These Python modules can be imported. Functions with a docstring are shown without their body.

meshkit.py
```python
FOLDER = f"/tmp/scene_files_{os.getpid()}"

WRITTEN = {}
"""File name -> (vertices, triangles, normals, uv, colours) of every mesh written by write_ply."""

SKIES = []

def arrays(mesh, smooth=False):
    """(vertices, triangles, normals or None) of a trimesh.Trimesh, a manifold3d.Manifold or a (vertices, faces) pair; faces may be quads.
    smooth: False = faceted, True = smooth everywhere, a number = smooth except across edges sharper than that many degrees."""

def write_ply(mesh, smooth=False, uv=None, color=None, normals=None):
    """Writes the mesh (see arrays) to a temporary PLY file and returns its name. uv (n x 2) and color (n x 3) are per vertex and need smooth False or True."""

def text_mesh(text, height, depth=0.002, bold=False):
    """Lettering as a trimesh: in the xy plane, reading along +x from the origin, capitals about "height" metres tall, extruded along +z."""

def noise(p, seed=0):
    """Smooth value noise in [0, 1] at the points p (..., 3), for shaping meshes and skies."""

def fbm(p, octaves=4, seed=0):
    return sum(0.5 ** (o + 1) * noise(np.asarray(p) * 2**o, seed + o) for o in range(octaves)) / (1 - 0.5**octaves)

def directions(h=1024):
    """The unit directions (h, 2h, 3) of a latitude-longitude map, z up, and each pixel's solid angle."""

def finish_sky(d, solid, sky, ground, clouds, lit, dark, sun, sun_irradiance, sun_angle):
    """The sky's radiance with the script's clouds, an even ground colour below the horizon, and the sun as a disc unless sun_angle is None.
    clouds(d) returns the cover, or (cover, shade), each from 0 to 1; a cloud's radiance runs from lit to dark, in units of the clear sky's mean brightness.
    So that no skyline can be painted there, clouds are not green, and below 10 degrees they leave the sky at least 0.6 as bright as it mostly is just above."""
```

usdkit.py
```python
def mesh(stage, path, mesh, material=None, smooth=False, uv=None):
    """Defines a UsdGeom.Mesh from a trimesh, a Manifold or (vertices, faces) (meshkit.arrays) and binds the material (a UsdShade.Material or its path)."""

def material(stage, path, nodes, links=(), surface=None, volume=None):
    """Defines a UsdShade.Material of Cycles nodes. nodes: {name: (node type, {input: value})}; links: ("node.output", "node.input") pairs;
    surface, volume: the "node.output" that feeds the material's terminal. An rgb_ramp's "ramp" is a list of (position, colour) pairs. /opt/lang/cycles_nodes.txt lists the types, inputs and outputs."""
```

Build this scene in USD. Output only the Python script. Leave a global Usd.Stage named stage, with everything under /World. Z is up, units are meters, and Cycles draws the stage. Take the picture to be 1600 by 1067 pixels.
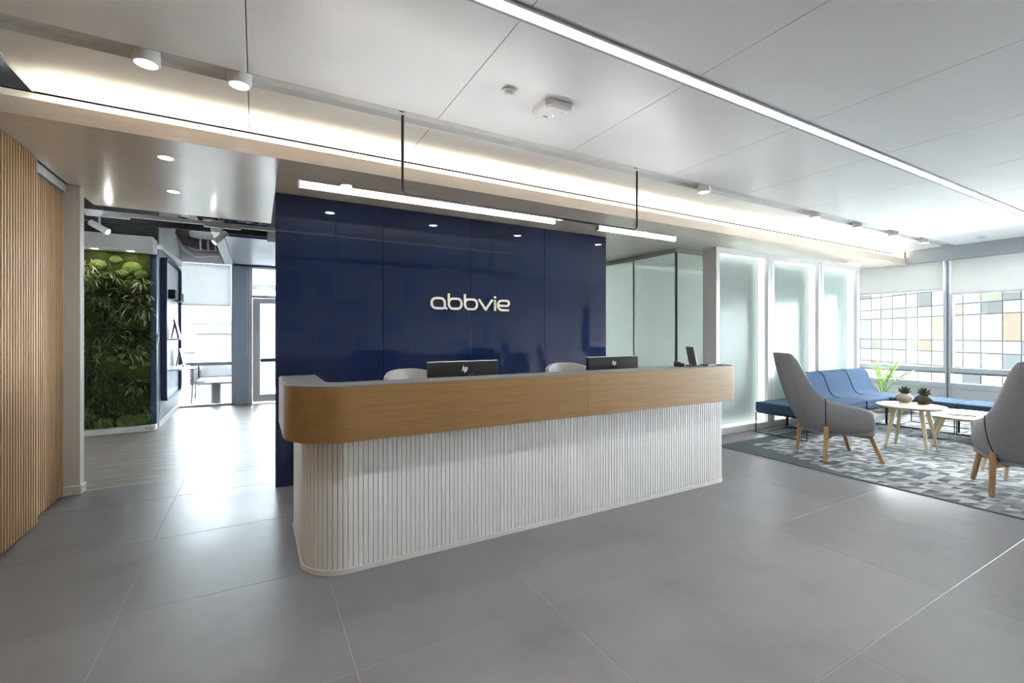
import math, random
import numpy as np, trimesh, usdkit, meshkit
from shapely.geometry import Polygon, LineString, box as sbox
from pxr import Usd, UsdGeom, UsdLux, UsdShade, Gf, Sdf

stage = Usd.Stage.CreateInMemory()
UsdGeom.SetStageUpAxis(stage, UsdGeom.Tokens.z)
UsdGeom.SetStageMetersPerUnit(stage, 1.0)
UsdGeom.Xform.Define(stage, '/World')
UsdGeom.Scope.Define(stage, '/World/Looks')
random.seed(7)
rng = np.random.default_rng(7)
PI = math.pi

# ------------------------------------------------------------------ camera
F_PX = 712.0
YAW = math.atan2(400.0, F_PX)          # looking this far to the right of +y
cam = UsdGeom.Camera.Define(stage, '/World/camera')
cam.CreateHorizontalApertureAttr(36.0)
cam.CreateVerticalApertureAttr(36.0 * 1067 / 1600)
cam.CreateFocalLengthAttr(36.0 * F_PX / 1600)
cam.CreateVerticalApertureOffsetAttr(-36.0 * 10.5 / 1600)
cam.CreateClippingRangeAttr(Gf.Vec2f(0.05, 2000))
cam.CreateFStopAttr(0.0)
cam.CreateExposureAttr(1.8)
cx = UsdGeom.Xformable(cam)
cx.AddTranslateOp().Set(Gf.Vec3d(0, 0, 1.3))
cx.AddRotateXYZOp().Set(Gf.Vec3f(90, 0, -math.degrees(YAW)))

# ------------------------------------------------------------------ sky: bright even overcast
SKY = 8.0
dome = UsdLux.DomeLight.Define(stage, '/World/sky')
dome.CreateIntensityAttr(SKY)
dome.CreateColorAttr(Gf.Vec3f(0.88, 0.95, 1.0))

LED = 16.0           # radiance of the white LED diffusers
COVE = 9.0           # warm LED strip hidden in the cove
DOWN = 48.0          # recessed downlights

# ------------------------------------------------------------------ materials
MATS = {}
def mat(name, color, rough=0.5, spec=0.5, metal=0.0, vary=0.0, vscale=3.0, stretch=(1, 1, 1), bump=0.0, bscale=60.0, bstretch=None, coat=0.0, emit=0.0, sheen=0.0, rand=0.0, color2=None, coat_rough=0.05, rvary=0.0, detail=4.0, translucent=0.0):
    n = {'p': ('principled_bsdf', {'base_color': color, 'roughness': rough, 'specular_ior_level': spec, 'metallic': metal, 'coat_weight': coat, 'coat_roughness': coat_rough, 'sheen_weight': sheen})}
    l = []
    if emit:
        n['p'][1].update(emission_color=color, emission_strength=emit)
    if vary or bump or color2 or rvary:
        n['tc'] = ('texture_coordinate', {})
    src = None
    if vary or color2 or rvary:
        n['mp'] = ('mapping', {'scale': stretch})
        n['nz'] = ('noise_texture', {'scale': vscale, 'detail': detail, 'roughness': 0.6})
        l += [('tc.object', 'mp.vector'), ('mp.vector', 'nz.vector')]
    if vary or color2:
        c2 = color2 or tuple(c * (1 - vary) for c in color)
        c1 = color if color2 else tuple(min(1, c * (1 + vary)) for c in color)
        n['rp'] = ('rgb_ramp', {'ramp': [(0.3, c2), (0.7, c1)]})
        l += [('nz.fac', 'rp.fac')]
        src = 'rp.color'
    if rvary:
        n['rr'] = ('map_range', {'from_min': 0.3, 'from_max': 0.7, 'to_min': rough - rvary, 'to_max': rough + rvary, 'clamp': True})
        l += [('nz.fac', 'rr.value'), ('rr.result', 'p.roughness')]
    if rand:
        n['oi'] = ('object_info', {})
        n['mr'] = ('map_range', {'from_min': 0.0, 'from_max': 1.0, 'to_min': 1 - rand, 'to_max': 1 + rand})
        n['hs'] = ('hsv', {'color': color})
        l += [('oi.random', 'mr.value'), ('mr.result', 'hs.value')]
        if src:
            l += [(src, 'hs.color')]
        src = 'hs.color'
    if src:
        l += [(src, 'p.base_color')]
    if bump:
        n['bm'] = ('mapping', {'scale': bstretch or stretch})
        n['bn'] = ('noise_texture', {'scale': bscale, 'detail': 3.0})
        n['bp'] = ('bump', {'strength': bump, 'distance': 0.004})
        l += [('tc.object', 'bm.vector'), ('bm.vector', 'bn.vector'), ('bn.fac', 'bp.height'), ('bp.normal', 'p.normal')]
    out = 'p.BSDF'
    if translucent:
        n['tr'] = ('translucent_bsdf', {'color': color})
        n['mx'] = ('mix_closure', {'fac': translucent})
        l += [('p.BSDF', 'mx.closure1'), ('tr.BSDF', 'mx.closure2')]
        if src:
            l += [(src, 'tr.color')]
        out = 'mx.closure'
    MATS[name] = usdkit.material(stage, '/World/Looks/' + name, n, l, surface=out)
    return MATS[name]

def raw(name, nodes, links, surface):
    MATS[name] = usdkit.material(stage, '/World/Looks/' + name, nodes, links, surface=surface)

mat('tile', (0.184, 0.181, 0.192), 0.38, 0.5, vary=0.10, vscale=2.2, bump=0.03, bscale=160, rand=0.05, rvary=0.05, detail=8.0)
mat('grout', (0.30, 0.30, 0.31), 0.6)
mat('vinyl', (0.30, 0.262, 0.23), 0.42, 0.4, color2=(0.17, 0.145, 0.125), vscale=2.2, stretch=(1.0, 6.0, 1.0), detail=8.0, bump=0.03)
mat('white_paint', (0.78, 0.78, 0.77), 0.55)
mat('offwhite_paint', (0.70, 0.68, 0.64), 0.5)
mat('grey_paint', (0.68, 0.69, 0.70), 0.5)
mat('warm_wall', (0.56, 0.50, 0.47), 0.5, vary=0.08, vscale=1.5, stretch=(1, 1, 5))
mat('beam_grey', (0.40, 0.43, 0.46), 0.5)
mat('dark_grey', (0.045, 0.046, 0.05), 0.6)
mat('charcoal', (0.022, 0.022, 0.024), 0.45)
mat('black_metal', (0.012, 0.012, 0.014), 0.35)
mat('soffit_wood', (0.86, 0.74, 0.62), 0.24, 0.6, vary=0.05, vscale=3.0, stretch=(1.2, 14, 14), coat=0.35, coat_rough=0.16)
mat('slat_oak', (0.47, 0.305, 0.15), 0.5, vary=0.15, vscale=6.0, stretch=(8, 8, 0.5), rand=0.08)
mat('slat_back', (0.035, 0.024, 0.017), 0.7)
mat('oak_band', (0.345, 0.205, 0.078), 0.42, 0.4, color2=(0.275, 0.155, 0.055), vscale=2.6, stretch=(1.0, 16, 22), bump=0.03, bscale=40, bstretch=(1, 20, 20), detail=6.0)
mat('counter_grey', (0.20, 0.20, 0.20), 0.3)
mat('desk_white', (0.80, 0.79, 0.76), 0.42, 0.4)
mat('batten_white', (0.86, 0.855, 0.835), 0.42, 0.4)
mat('batten_gap', (0.62, 0.62, 0.60), 0.6)
mat('blue_glass', (0.009, 0.020, 0.064), 0.03, 0.5, coat=0.3, coat_rough=0.01)
mat('navy_paint', (0.035, 0.06, 0.15), 0.45)
mat('blue_grey_paint', (0.19, 0.21, 0.28), 0.42)
mat('lilac_grey', (0.48, 0.50, 0.57), 0.3)
mat('steel_blue', (0.36, 0.41, 0.48), 0.4, vary=0.05, vscale=30)
mat('alu_grey', (0.60, 0.61, 0.63), 0.38, 0.5)
mat('alu_frame', (0.70, 0.705, 0.72), 0.4, 0.5)
mat('alu_dark', (0.10, 0.11, 0.13), 0.35)
mat('alu_matt', (0.05, 0.05, 0.05), 0.7, 0.1)
mat('window_frame', (0.40, 0.43, 0.47), 0.4)
mat('panel_grey', (0.46, 0.48, 0.51), 0.45)
mat('letter_cream', (0.90, 0.86, 0.74), 0.4)
mat('monitor_black', (0.010, 0.010, 0.011), 0.4)
mat('screen_glass', (0.02, 0.02, 0.025), 0.12)
mat('chrome', (0.75, 0.75, 0.76), 0.18, metal=1.0)
mat('logo_white', (0.85, 0.85, 0.85), 0.3)
mat('office_grey', (0.40, 0.40, 0.40), 0.8, bump=0.15, bscale=300)
mat('felt_grey', (0.30, 0.30, 0.315), 0.9, 0.2, vary=0.06, vscale=40, bump=0.25, bscale=500)
mat('felt_seam', (0.05, 0.05, 0.055), 0.9)
mat('chair_wood', (0.43, 0.255, 0.12), 0.45, vary=0.15, vscale=10, stretch=(6, 6, 1))
mat('table_wood', (0.66, 0.55, 0.38), 0.42, vary=0.06, vscale=4, stretch=(1, 12, 1))
mat('sofa_blue', (0.044, 0.071, 0.118), 1.0, 0.04, vary=0.05, vscale=60, bump=0.2, bscale=400)
mat('sofa_seam', (0.01, 0.018, 0.045), 0.8)
mat('pot_beige', (0.36, 0.335, 0.29), 0.75, vary=0.1, vscale=20, bump=0.2, bscale=80)
mat('pot_dark', (0.065, 0.06, 0.052), 0.75, vary=0.15, vscale=20, bump=0.2, bscale=80)
mat('succulent', (0.035, 0.055, 0.045), 0.6, color2=(0.02, 0.03, 0.03), vscale=20)
mat('palm_green', (0.22, 0.40, 0.06), 0.5, color2=(0.13, 0.28, 0.03), vscale=6, translucent=0.45)
mat('palm_stem', (0.24, 0.38, 0.07), 0.5)
mat('soil', (0.03, 0.02, 0.015), 0.9)
mat('moss', (0.075, 0.092, 0.022), 0.95, 0.1, color2=(0.032, 0.042, 0.012), vscale=5, bump=1.0, bscale=70, detail=8.0)
mat('moss_bright', (0.20, 0.26, 0.07), 0.95, 0.1, color2=(0.10, 0.15, 0.035), vscale=14, bump=1.0, bscale=120)
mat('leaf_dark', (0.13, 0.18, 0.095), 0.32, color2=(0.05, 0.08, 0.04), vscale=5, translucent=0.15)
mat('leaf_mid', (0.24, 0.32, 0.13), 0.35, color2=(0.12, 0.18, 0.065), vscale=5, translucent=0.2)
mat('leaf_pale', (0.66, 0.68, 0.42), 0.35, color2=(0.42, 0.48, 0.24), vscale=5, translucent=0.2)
mat('duct_silver', (0.55, 0.56, 0.58), 0.35, metal=0.8, bump=0.5, bscale=30)
mat('duct_black', (0.05, 0.032, 0.036), 0.5, bump=0.4, bscale=40)
mat('rope_grey', (0.045, 0.045, 0.045), 0.8, bump=0.3, bscale=200)
mat('cushion_white', (0.75, 0.75, 0.74), 0.8)
mat('outdoor_cushion', (0.20, 0.20, 0.20), 0.8)
mat('outdoor_grey', (0.055, 0.055, 0.057), 0.6)
mat('terrace', (0.16, 0.16, 0.158), 0.6, vary=0.05)
mat('device_white', (0.82, 0.82, 0.82), 0.4)
mat('device_dark', (0.10, 0.10, 0.10), 0.4)
mat('paper_dark', (0.07, 0.07, 0.075), 0.5)
mat('city_ground', (0.28, 0.28, 0.27), 0.9, vary=0.2, vscale=0.05)
mat('city_wall', (0.075, 0.072, 0.068), 0.8, rand=0.1)
mat('city_window', (0.045, 0.05, 0.055), 0.3)
mat('city_slab', (0.06, 0.06, 0.06), 0.8)
mat('city_tree', (0.04, 0.048, 0.03), 0.9, vary=0.3, vscale=1.0)
for i, c in enumerate([(0.80, 0.82, 0.84), (0.70, 0.73, 0.76), (0.52, 0.56, 0.58), (0.74, 0.62, 0.48), (0.62, 0.66, 0.52), (0.82, 0.78, 0.72), (0.44, 0.46, 0.46), (0.86, 0.86, 0.86)]):
    mat('facade_pane_%s' % 'abcdefgh'[i], tuple(0.031 * q for q in c), 0.8, 0.0, vary=0.06, vscale=0.5, detail=2.0)
mat('facade_joint', (0.016, 0.0165, 0.017), 0.8, 0.0)
mat('rail_white', (0.72, 0.72, 0.71), 0.45)
mat('art_blue', (0.22, 0.27, 0.36), 0.5, vary=0.3, vscale=5)
mat('art_frame', (0.92, 0.92, 0.92), 0.5)

def emissive(name, color, strength):
    raw(name, {'e': ('emission', {'color': color, 'strength': strength})}, [], 'e.emission')
emissive('led_white', (0.97, 0.99, 1.0), LED)
emissive('led_tube', (1.0, 0.99, 0.96), 13.0)
emissive('led_panel', (0.96, 1.0, 1.0), 1.6)
emissive('led_cove', (1.0, 0.92, 0.76), COVE)
emissive('led_down', (1.0, 0.96, 0.88), DOWN)
emissive('led_can', (1.0, 0.97, 0.92), 7.0)
emissive('led_moss', (1.0, 0.97, 0.88), 25.0)
emissive('led_spot', (1.0, 0.98, 0.94), 45.0)

# perforated white metal ceiling: fine grid of dark holes in object space
raw('perforated', {
    'tc': ('texture_coordinate', {}),
    'v': ('voronoi_texture', {'dimensions': '2D', 'scale': 90.0, 'randomness': 0.0}),
    'r': ('rgb_ramp', {'ramp': [(0.0, (0.76, 0.76, 0.78)), (0.24, (0.76, 0.76, 0.78)), (0.34, (0.88, 0.88, 0.89)), (1.0, (0.88, 0.88, 0.89))]}),
    'p': ('principled_bsdf', {'roughness': 0.36, 'specular_ior_level': 0.45})},
    [('tc.object', 'v.vector'), ('v.distance', 'r.fac'), ('r.color', 'p.base_color')], 'p.BSDF')

# clear window pane
raw('clear_glass', {
    'f': ('fresnel', {'IOR': 1.45}), 't': ('transparent_bsdf', {'color': (0.97, 0.985, 0.98)}), 'g': ('glossy_bsdf', {'color': (1, 1, 1), 'roughness': 0.01}), 'm': ('mix_closure', {})},
    [('f.fac', 'm.fac'), ('t.BSDF', 'm.closure1'), ('g.BSDF', 'm.closure2')], 'm.closure')
raw('solar_glass', {
    'f': ('fresnel', {'IOR': 1.45}), 't': ('transparent_bsdf', {'color': (0.58, 0.60, 0.61)}), 'g': ('glossy_bsdf', {'color': (1, 1, 1), 'roughness': 0.01}), 'm': ('mix_closure', {})},
    [('f.fac', 'm.fac'), ('t.BSDF', 'm.closure1'), ('g.BSDF', 'm.closure2')], 'm.closure')
# roller blind cloth: lets a good part of the daylight through
raw('blind_cloth', {
    'tc': ('texture_coordinate', {}), 'n': ('noise_texture', {'scale': 300.0}), 'r': ('rgb_ramp', {'ramp': [(0.3, (0.70, 0.70, 0.69)), (0.7, (0.80, 0.80, 0.79))]}),
    'd': ('diffuse_bsdf', {}), 't': ('translucent_bsdf', {}), 'x': ('transparent_bsdf', {'color': (1, 1, 1)}), 'm': ('mix_closure', {'fac': 0.12}), 'm2': ('mix_closure', {'fac': 0.02})},
    [('tc.object', 'n.vector'), ('n.fac', 'r.fac'), ('r.color', 'd.color'), ('r.color', 't.color'), ('d.BSDF', 'm.closure1'), ('t.BSDF', 'm.closure2'), ('m.closure', 'm2.closure1'), ('x.BSDF', 'm2.closure2')], 'm2.closure')
raw('passage_blind_cloth', {
    'tc': ('texture_coordinate', {}), 'n': ('noise_texture', {'scale': 300.0}), 'r': ('rgb_ramp', {'ramp': [(0.3, (0.70, 0.70, 0.69)), (0.7, (0.80, 0.80, 0.79))]}),
    'd': ('diffuse_bsdf', {}), 't': ('translucent_bsdf', {}), 'x': ('transparent_bsdf', {'color': (1, 1, 1)}), 'm': ('mix_closure', {'fac': 0.32}), 'm2': ('mix_closure', {'fac': 0.02})},
    [('tc.object', 'n.vector'), ('n.fac', 'r.fac'), ('r.color', 'd.color'), ('r.color', 't.color'), ('d.BSDF', 'm.closure1'), ('t.BSDF', 'm.closure2'), ('m.closure', 'm2.closure1'), ('x.BSDF', 'm2.closure2')], 'm2.closure')
# frosted reeded glass: fine vertical flutes, part scattering, part see-through blur, glossy face
def frosted(name, tint, diff):
    raw(name, {
        'tc': ('texture_coordinate', {}),
        'mp': ('mapping', {'scale': (1, 1, 0.004)}), 'nz': ('noise_texture', {'scale': 55.0, 'detail': 2.0}),
        'b': ('bump', {'strength': 0.12, 'distance': 0.004}),
        'd': ('diffuse_bsdf', {'color': tint}), 't': ('translucent_bsdf', {'color': tint}), 'dt': ('mix_closure', {'fac': 0.55}),
        'rf': ('refraction_bsdf', {'color': tint, 'roughness': 0.55, 'IOR': 1.02}), 'mx': ('mix_closure', {'fac': diff}),
        'g': ('glossy_bsdf', {'color': (0.8, 0.8, 0.8), 'roughness': 0.18}), 'f': ('fresnel', {'IOR': 1.10}), 'o': ('mix_closure', {})},
        [('tc.object', 'mp.vector'), ('mp.vector', 'nz.vector'), ('nz.fac', 'b.height'), ('b.normal', 'g.normal'), ('b.normal', 'rf.normal'),
         ('d.BSDF', 'dt.closure1'), ('t.BSDF', 'dt.closure2'), ('rf.BSDF', 'mx.closure1'), ('dt.closure', 'mx.closure2'),
         ('f.fac', 'o.fac'), ('mx.closure', 'o.closure1'), ('g.BSDF', 'o.closure2')], 'o.closure')
frosted('frosted_glass', (0.61, 0.675, 0.665), 0.88)
frosted('frosted_wall', (0.90, 0.95, 0.925), 0.7)

# printed rug: lattice of triangles in random greys, blue-greys and white (flat print)
RUG = [(0.0, (0.38, 0.385, 0.39)), (0.26, (0.07, 0.082, 0.094)), (0.48, (0.135, 0.147, 0.158)), (0.72, (0.235, 0.24, 0.245))]
raw('rug_print', {
    'tc': ('texture_coordinate', {}), 'mp': ('mapping', {'rotation': (0, 0, 0.0), 'scale': (11.0, 13.0, 0.0)}),
    'fl': ('vector_math', {'math_type': 'floor'}), 'fr': ('vector_math', {'math_type': 'fraction'}),
    'sf': ('separate_xyz', {}), 'ff': ('separate_xyz', {}),
    'add': ('math', {'math_type': 'add'}), 'st': ('math', {'math_type': 'greater_than', 'value2': 1.0}),
    'cb': ('combine_xyz', {}), 'wn': ('white_noise_texture', {'dimensions': '3D'}),
    'rp': ('rgb_ramp', {'ramp': RUG, 'interpolate': False}),
    'p': ('principled_bsdf', {'roughness': 0.8, 'specular_ior_level': 0.12})},
    [('tc.object', 'mp.vector'), ('mp.vector', 'fl.vector1'), ('mp.vector', 'fr.vector1'), ('fl.vector', 'sf.vector'), ('fr.vector', 'ff.vector'),
     ('ff.x', 'add.value1'), ('ff.y', 'add.value2'), ('add.value', 'st.value1'), ('sf.x', 'cb.x'), ('sf.y', 'cb.y'), ('st.value', 'cb.z'),
     ('cb.vector', 'wn.vector'), ('wn.value', 'rp.fac'), ('rp.color', 'p.base_color')], 'p.BSDF')
mat('rug_border', (0.085, 0.105, 0.116), 0.8, 0.12, vary=0.05, vscale=20)

# ------------------------------------------------------------------ scene tree helpers
USED = {}
def numbered(path):
    k = USED.get(path, -1) + 1
    USED[path] = k
    return path if k == 0 else '%s_%03d' % (path, k)

def thing(name, label, cat, loc=(0, 0, 0), rotz=0.0, group=None, kind=None):
    x = UsdGeom.Xform.Define(stage, numbered('/World/' + name))
    x.AddTranslateOp().Set(Gf.Vec3d(*loc))
    x.AddRotateZOp().Set(float(rotz))
    p = x.GetPrim()
    p.SetCustomDataByKey('label', label); p.SetCustomDataByKey('category', cat)
    if group: p.SetCustomDataByKey('group', group)
    if kind: p.SetCustomDataByKey('kind', kind)
    return p

def part(parent, name, mesh, m, smooth=False, label=None, kind=None):
    path = numbered(str(parent.GetPath()) + '/' + name)
    g = usdkit.mesh(stage, path, mesh, MATS[m], smooth=smooth)
    p = g.GetPrim()
    if label: p.SetCustomDataByKey('label', label)
    if kind: p.SetCustomDataByKey('kind', kind)
    return p

def struct(name, label, cat):
    return thing(name, label, cat, kind='structure')

# ------------------------------------------------------------------ mesh helpers
def T(v, f): return trimesh.Trimesh(np.asarray(v, float), np.asarray(f, int), process=False)
def cat(*ms):
    ms = [m for a in ms for m in (a if isinstance(a, (list, tuple)) else [a])]
    return trimesh.util.concatenate(ms)
def box(x0, x1, y0, y1, z0, z1, b=0.0):
    lo, hi = np.minimum([x0, y0, z0], [x1, y1, z1]), np.maximum([x0, y0, z0], [x1, y1, z1])
    if b <= 0:
        m = trimesh.creation.box(hi - lo); m.apply_translation((lo + hi) / 2); return m
    b = min(b, 0.45 * float((hi - lo).min()))
    pts = []
    for i in range(8):
        c = np.array([(hi if i >> k & 1 else lo)[k] for k in range(3)]); s = np.array([-1 if i >> k & 1 else 1 for k in range(3)])
        for k in range(3):
            p = c + s * b; p[k] = c[k]; pts.append(p)
    return trimesh.convex.convex_hull(np.array(pts))
def rot(m, ang, axis=(0, 0, 1), at=(0, 0, 0)):
    m = m.copy(); m.apply_transform(trimesh.transformations.rotation_matrix(ang, axis, at)); return m
def mv(m, *d):
    m = m.copy(); m.apply_translation(d); return m
def tube(pts, r, n=10, caps=True):
    pts = np.asarray(pts, float); k = len(pts)
    r = np.full(k, r) if np.ndim(r) == 0 else np.asarray(r, float)
    V, Fc = [], []
    t = np.gradient(pts, axis=0); t /= np.linalg.norm(t, axis=1, keepdims=True)
    a = np.array([0, 0, 1.0]) if abs(t[0][2]) < 0.9 else np.array([1.0, 0, 0])
    u = np.cross(t[0], a); u /= np.linalg.norm(u)
    for i in range(k):
        u = u - t[i] * (u @ t[i]); u /= np.linalg.norm(u); w = np.cross(t[i], u)
        for j in range(n):
            q = 2 * PI * j / n; V.append(pts[i] + r[i] * (u * math.cos(q) + w * math.sin(q)))
    for i in range(k - 1):
        for j in range(n):
            p, q2 = i * n + j, i * n + (j + 1) % n
            Fc += [[p, q2, q2 + n], [p, q2 + n, p + n]]
    if caps:
        V += [pts[0], pts[-1]]; c0, c1 = len(V) - 2, len(V) - 1
        for j in range(n):
            Fc += [[c0, (j + 1) % n, j], [c1, (k - 1) * n + j, (k - 1) * n + (j + 1) % n]]
    return T(V, Fc)
def lathe(prof, n=32, at=(0, 0, 0)):
    V, Fc = [], []
    for (r, z) in prof:
        for j in range(n):
            q = 2 * PI * j / n; V.append((at[0] + r * math.cos(q), at[1] + r * math.sin(q), at[2] + z))
    for i in range(len(prof) - 1):
        for j in range(n):
            a, b2 = i * n + j, i * n + (j + 1) % n
            Fc += [[a, b2, b2 + n], [a, b2 + n, a + n]]
    V += [(at[0], at[1], at[2] + prof[0][1]), (at[0], at[1], at[2] + prof[-1][1])]; c0, c1 = len(V) - 2, len(V) - 1
    L = (len(prof) - 1) * n
    for j in range(n):
        Fc += [[c0, (j + 1) % n, j], [c1, L + j, L + (j + 1) % n]]
    return T(V, Fc)
def ext(poly, z0, z1):
    gs = getattr(poly, 'geoms', [poly])
    return cat([mv(trimesh.creation.extrude_polygon(g, z1 - z0, engine='earcut'), 0, 0, z0) for g in gs])
def ext_x(poly, x0, x1):
    """polygon in (y, z) swept along x"""
    m = ext(poly, 0, x1 - x0); v = np.array(m.vertices)
    return T(np.stack([v[:, 2] + x0, v[:, 0], v[:, 1]], 1), m.faces)
def ext_y(poly, y0, y1):
    """polygon in (x, z) swept along y"""
    m = ext(poly, 0, y1 - y0); v = np.array(m.vertices)
    return T(np.stack([v[:, 0], y1 - v[:, 2], v[:, 1]], 1), m.faces)
def arc(cx_, cy_, r, a0, a1, n=12):
    return [(cx_ + r * math.cos(a), cy_ + r * math.sin(a)) for a in np.linspace(math.radians(a0), math.radians(a1), n)]
def rrect(x0, x1, y0, y1, r, n=8):
    return Polygon(arc(x1 - r, y1 - r, r, 0, 90, n) + arc(x0 + r, y1 - r, r, 90, 180, n) + arc(x0 + r, y0 + r, r, 180, 270, n) + arc(x1 - r, y0 + r, r, 270, 360, n))

# ================================================================== STRUCTURE
YB = 4.357          # face of the blue glass wall
ZC = 2.73           # metal ceiling
ZS = 2.512          # timber soffit
XW = 9.90           # window wall on the right

# ---- floor of large tiles
fl = struct('floor', 'grey porcelain tile floor in large square format', 'floor')
part(fl, 'grout_bed', box(-1.9, 10.0, -1.3, 7.1, -0.06, -0.0012), 'grout')
TX, TY, TS = -0.56, 0.03, 0.9
for i in range(-2, 12):
    for j in range(-2, 8):
        x0, y0 = TX + TS * i, TY + TS * j
        x1, y1 = x0 + TS, y0 + TS
        x0, x1, y0, y1 = max(x0, -1.8), min(x1, 9.9), max(y0, -1.2), min(y1, 7.0)
        if x1 - x0 < .05 or y1 - y0 < .05: continue
        if x1 <= 0.5 and y0 > 5.0: continue
        if x1 <= 0.5: y1 = min(y1, 5.06)
        g = 0.0018
        part(fl, 'tile', box(x0 + g, x1 - g, y0 + g, y1 - g, -0.015, 0.0, 0.0012), 'tile')
part(fl, 'vinyl_floor', box(-3.0, 2.2, 5.06, 9.95, -0.03, 0.0), 'vinyl', label='mottled brown vinyl floor of the passage')
part(fl, 'threshold_strip', box(-1.3, 0.5, 5.052, 5.062, -0.02, 0.0015), 'alu_grey')

# ---- ceiling of perforated panels
ce = struct('ceiling', 'white perforated metal ceiling with a recessed track groove', 'ceiling')
part(ce, 'ceiling_slab', box(-1.13, 10.2, -1.3, 3.72, 2.775, 2.87), 'white_paint')
PX = [-1.13, -0.04, 1.05, 2.14, 3.24, 4.33, 5.42, 6.51, 7.60, 8.69, 9.75]
for (ya, yb) in [(3.02, 3.70), (1.785, 2.88), (0.60, 1.695), (-0.5, 0.60), (-1.2, -0.5)]:
    for a, b2 in zip(PX[:-1], PX[1:]):
        part(ce, 'ceiling_panel', box(a + .002, b2 - .002, ya + .002, yb - .002, ZC, ZC + 0.05, 0.002), 'perforated')
part(ce, 'roof_slab', box(-3.3, 10.3, -1.45, 10.1, 3.62, 3.72), 'grey_paint')
part(ce, 'void_side', box(-3.3, -3.1, -1.45, 10.1, 0, 3.62), 'grey_paint')
part(ce, 'track_groove', box(-1.13, 9.75, 2.88, 3.02, 2.765, 2.775), 'white_paint')
for ya, yb in [(2.878, 2.8805), (3.0195, 3.022), (3.6985, 3.7015)]:
    part(ce, 'groove_lip', box(-1.13, 9.75, ya, yb, ZC - .0015, 2.775), 'white_paint')
part(ce, 'edge_trim', box(-1.145, -1.13, -1.2, 3.70, ZC - .004, 2.87), 'alu_frame')
part(ce, 'end_void', box(-1.32, -1.145, -1.2, 3.71, 2.95, 3.0), 'dark_grey')
part(ce, 'end_void_face', box(-1.42, -1.32, -1.2, 5.2, 2.515, 3.0), 'dark_grey')
part(ce, 'end_void_back', box(-1.32, -1.13, 3.715, 3.80, 2.73, 3.0), 'dark_grey')
# cross beam by the windows
part(ce, 'window_beam', box(9.75, 10.15, -1.2, 3.515, ZS, ZC + 0.05), 'beam_grey')
part(ce, 'window_head', box(9.80, 10.15, 3.515, 7.0, ZS, ZC + 0.3), 'white_paint')

# ---- timber soffit with the light cove behind its lip
so = struct('trim_1', 'pale timber soffit with a lit cove along its upper edge', 'soffit')
def soffit(x0, x1, y1):
    part(so, 'soffit_board', box(x0 + .001, x1 - .001, 3.535, y1, ZS, ZS + .022), 'soffit_wood')
for a, b2 in [(-1.32, 0.142), (0.142, 1.957), (1.957, 3.60), (3.60, 5.42), (5.42, 7.24), (7.24, 9.80)]:
    soffit(a, b2, 5.62 if a < 0.1 else (4.42 if b2 <= 3.61 else 7.0))
for a, b2 in [(-1.32, 3.60), (3.60, 9.75)]:
    part(so, 'fascia_board', box(a + .001, b2 - .001, 3.515, 3.535, ZS, 2.61), 'soffit_wood')
part(so, 'cove_back', box(-1.32, 9.75, 3.71, 3.73, ZS + .022, 2.72), 'offwhite_paint')
part(so, 'cove_end', box(9.735, 9.75, 3.535, 3.71, ZS + .022, 2.72), 'offwhite_paint')
part(so, 'soffit_deck', box(-1.32, 0.13, 3.73, 5.62, 2.56, 3.3), 'dark_grey')
part(so, 'soffit_deck', box(0.13, 9.8, 3.74, 7.0, 2.56, 2.9), 'dark_grey')
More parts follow.
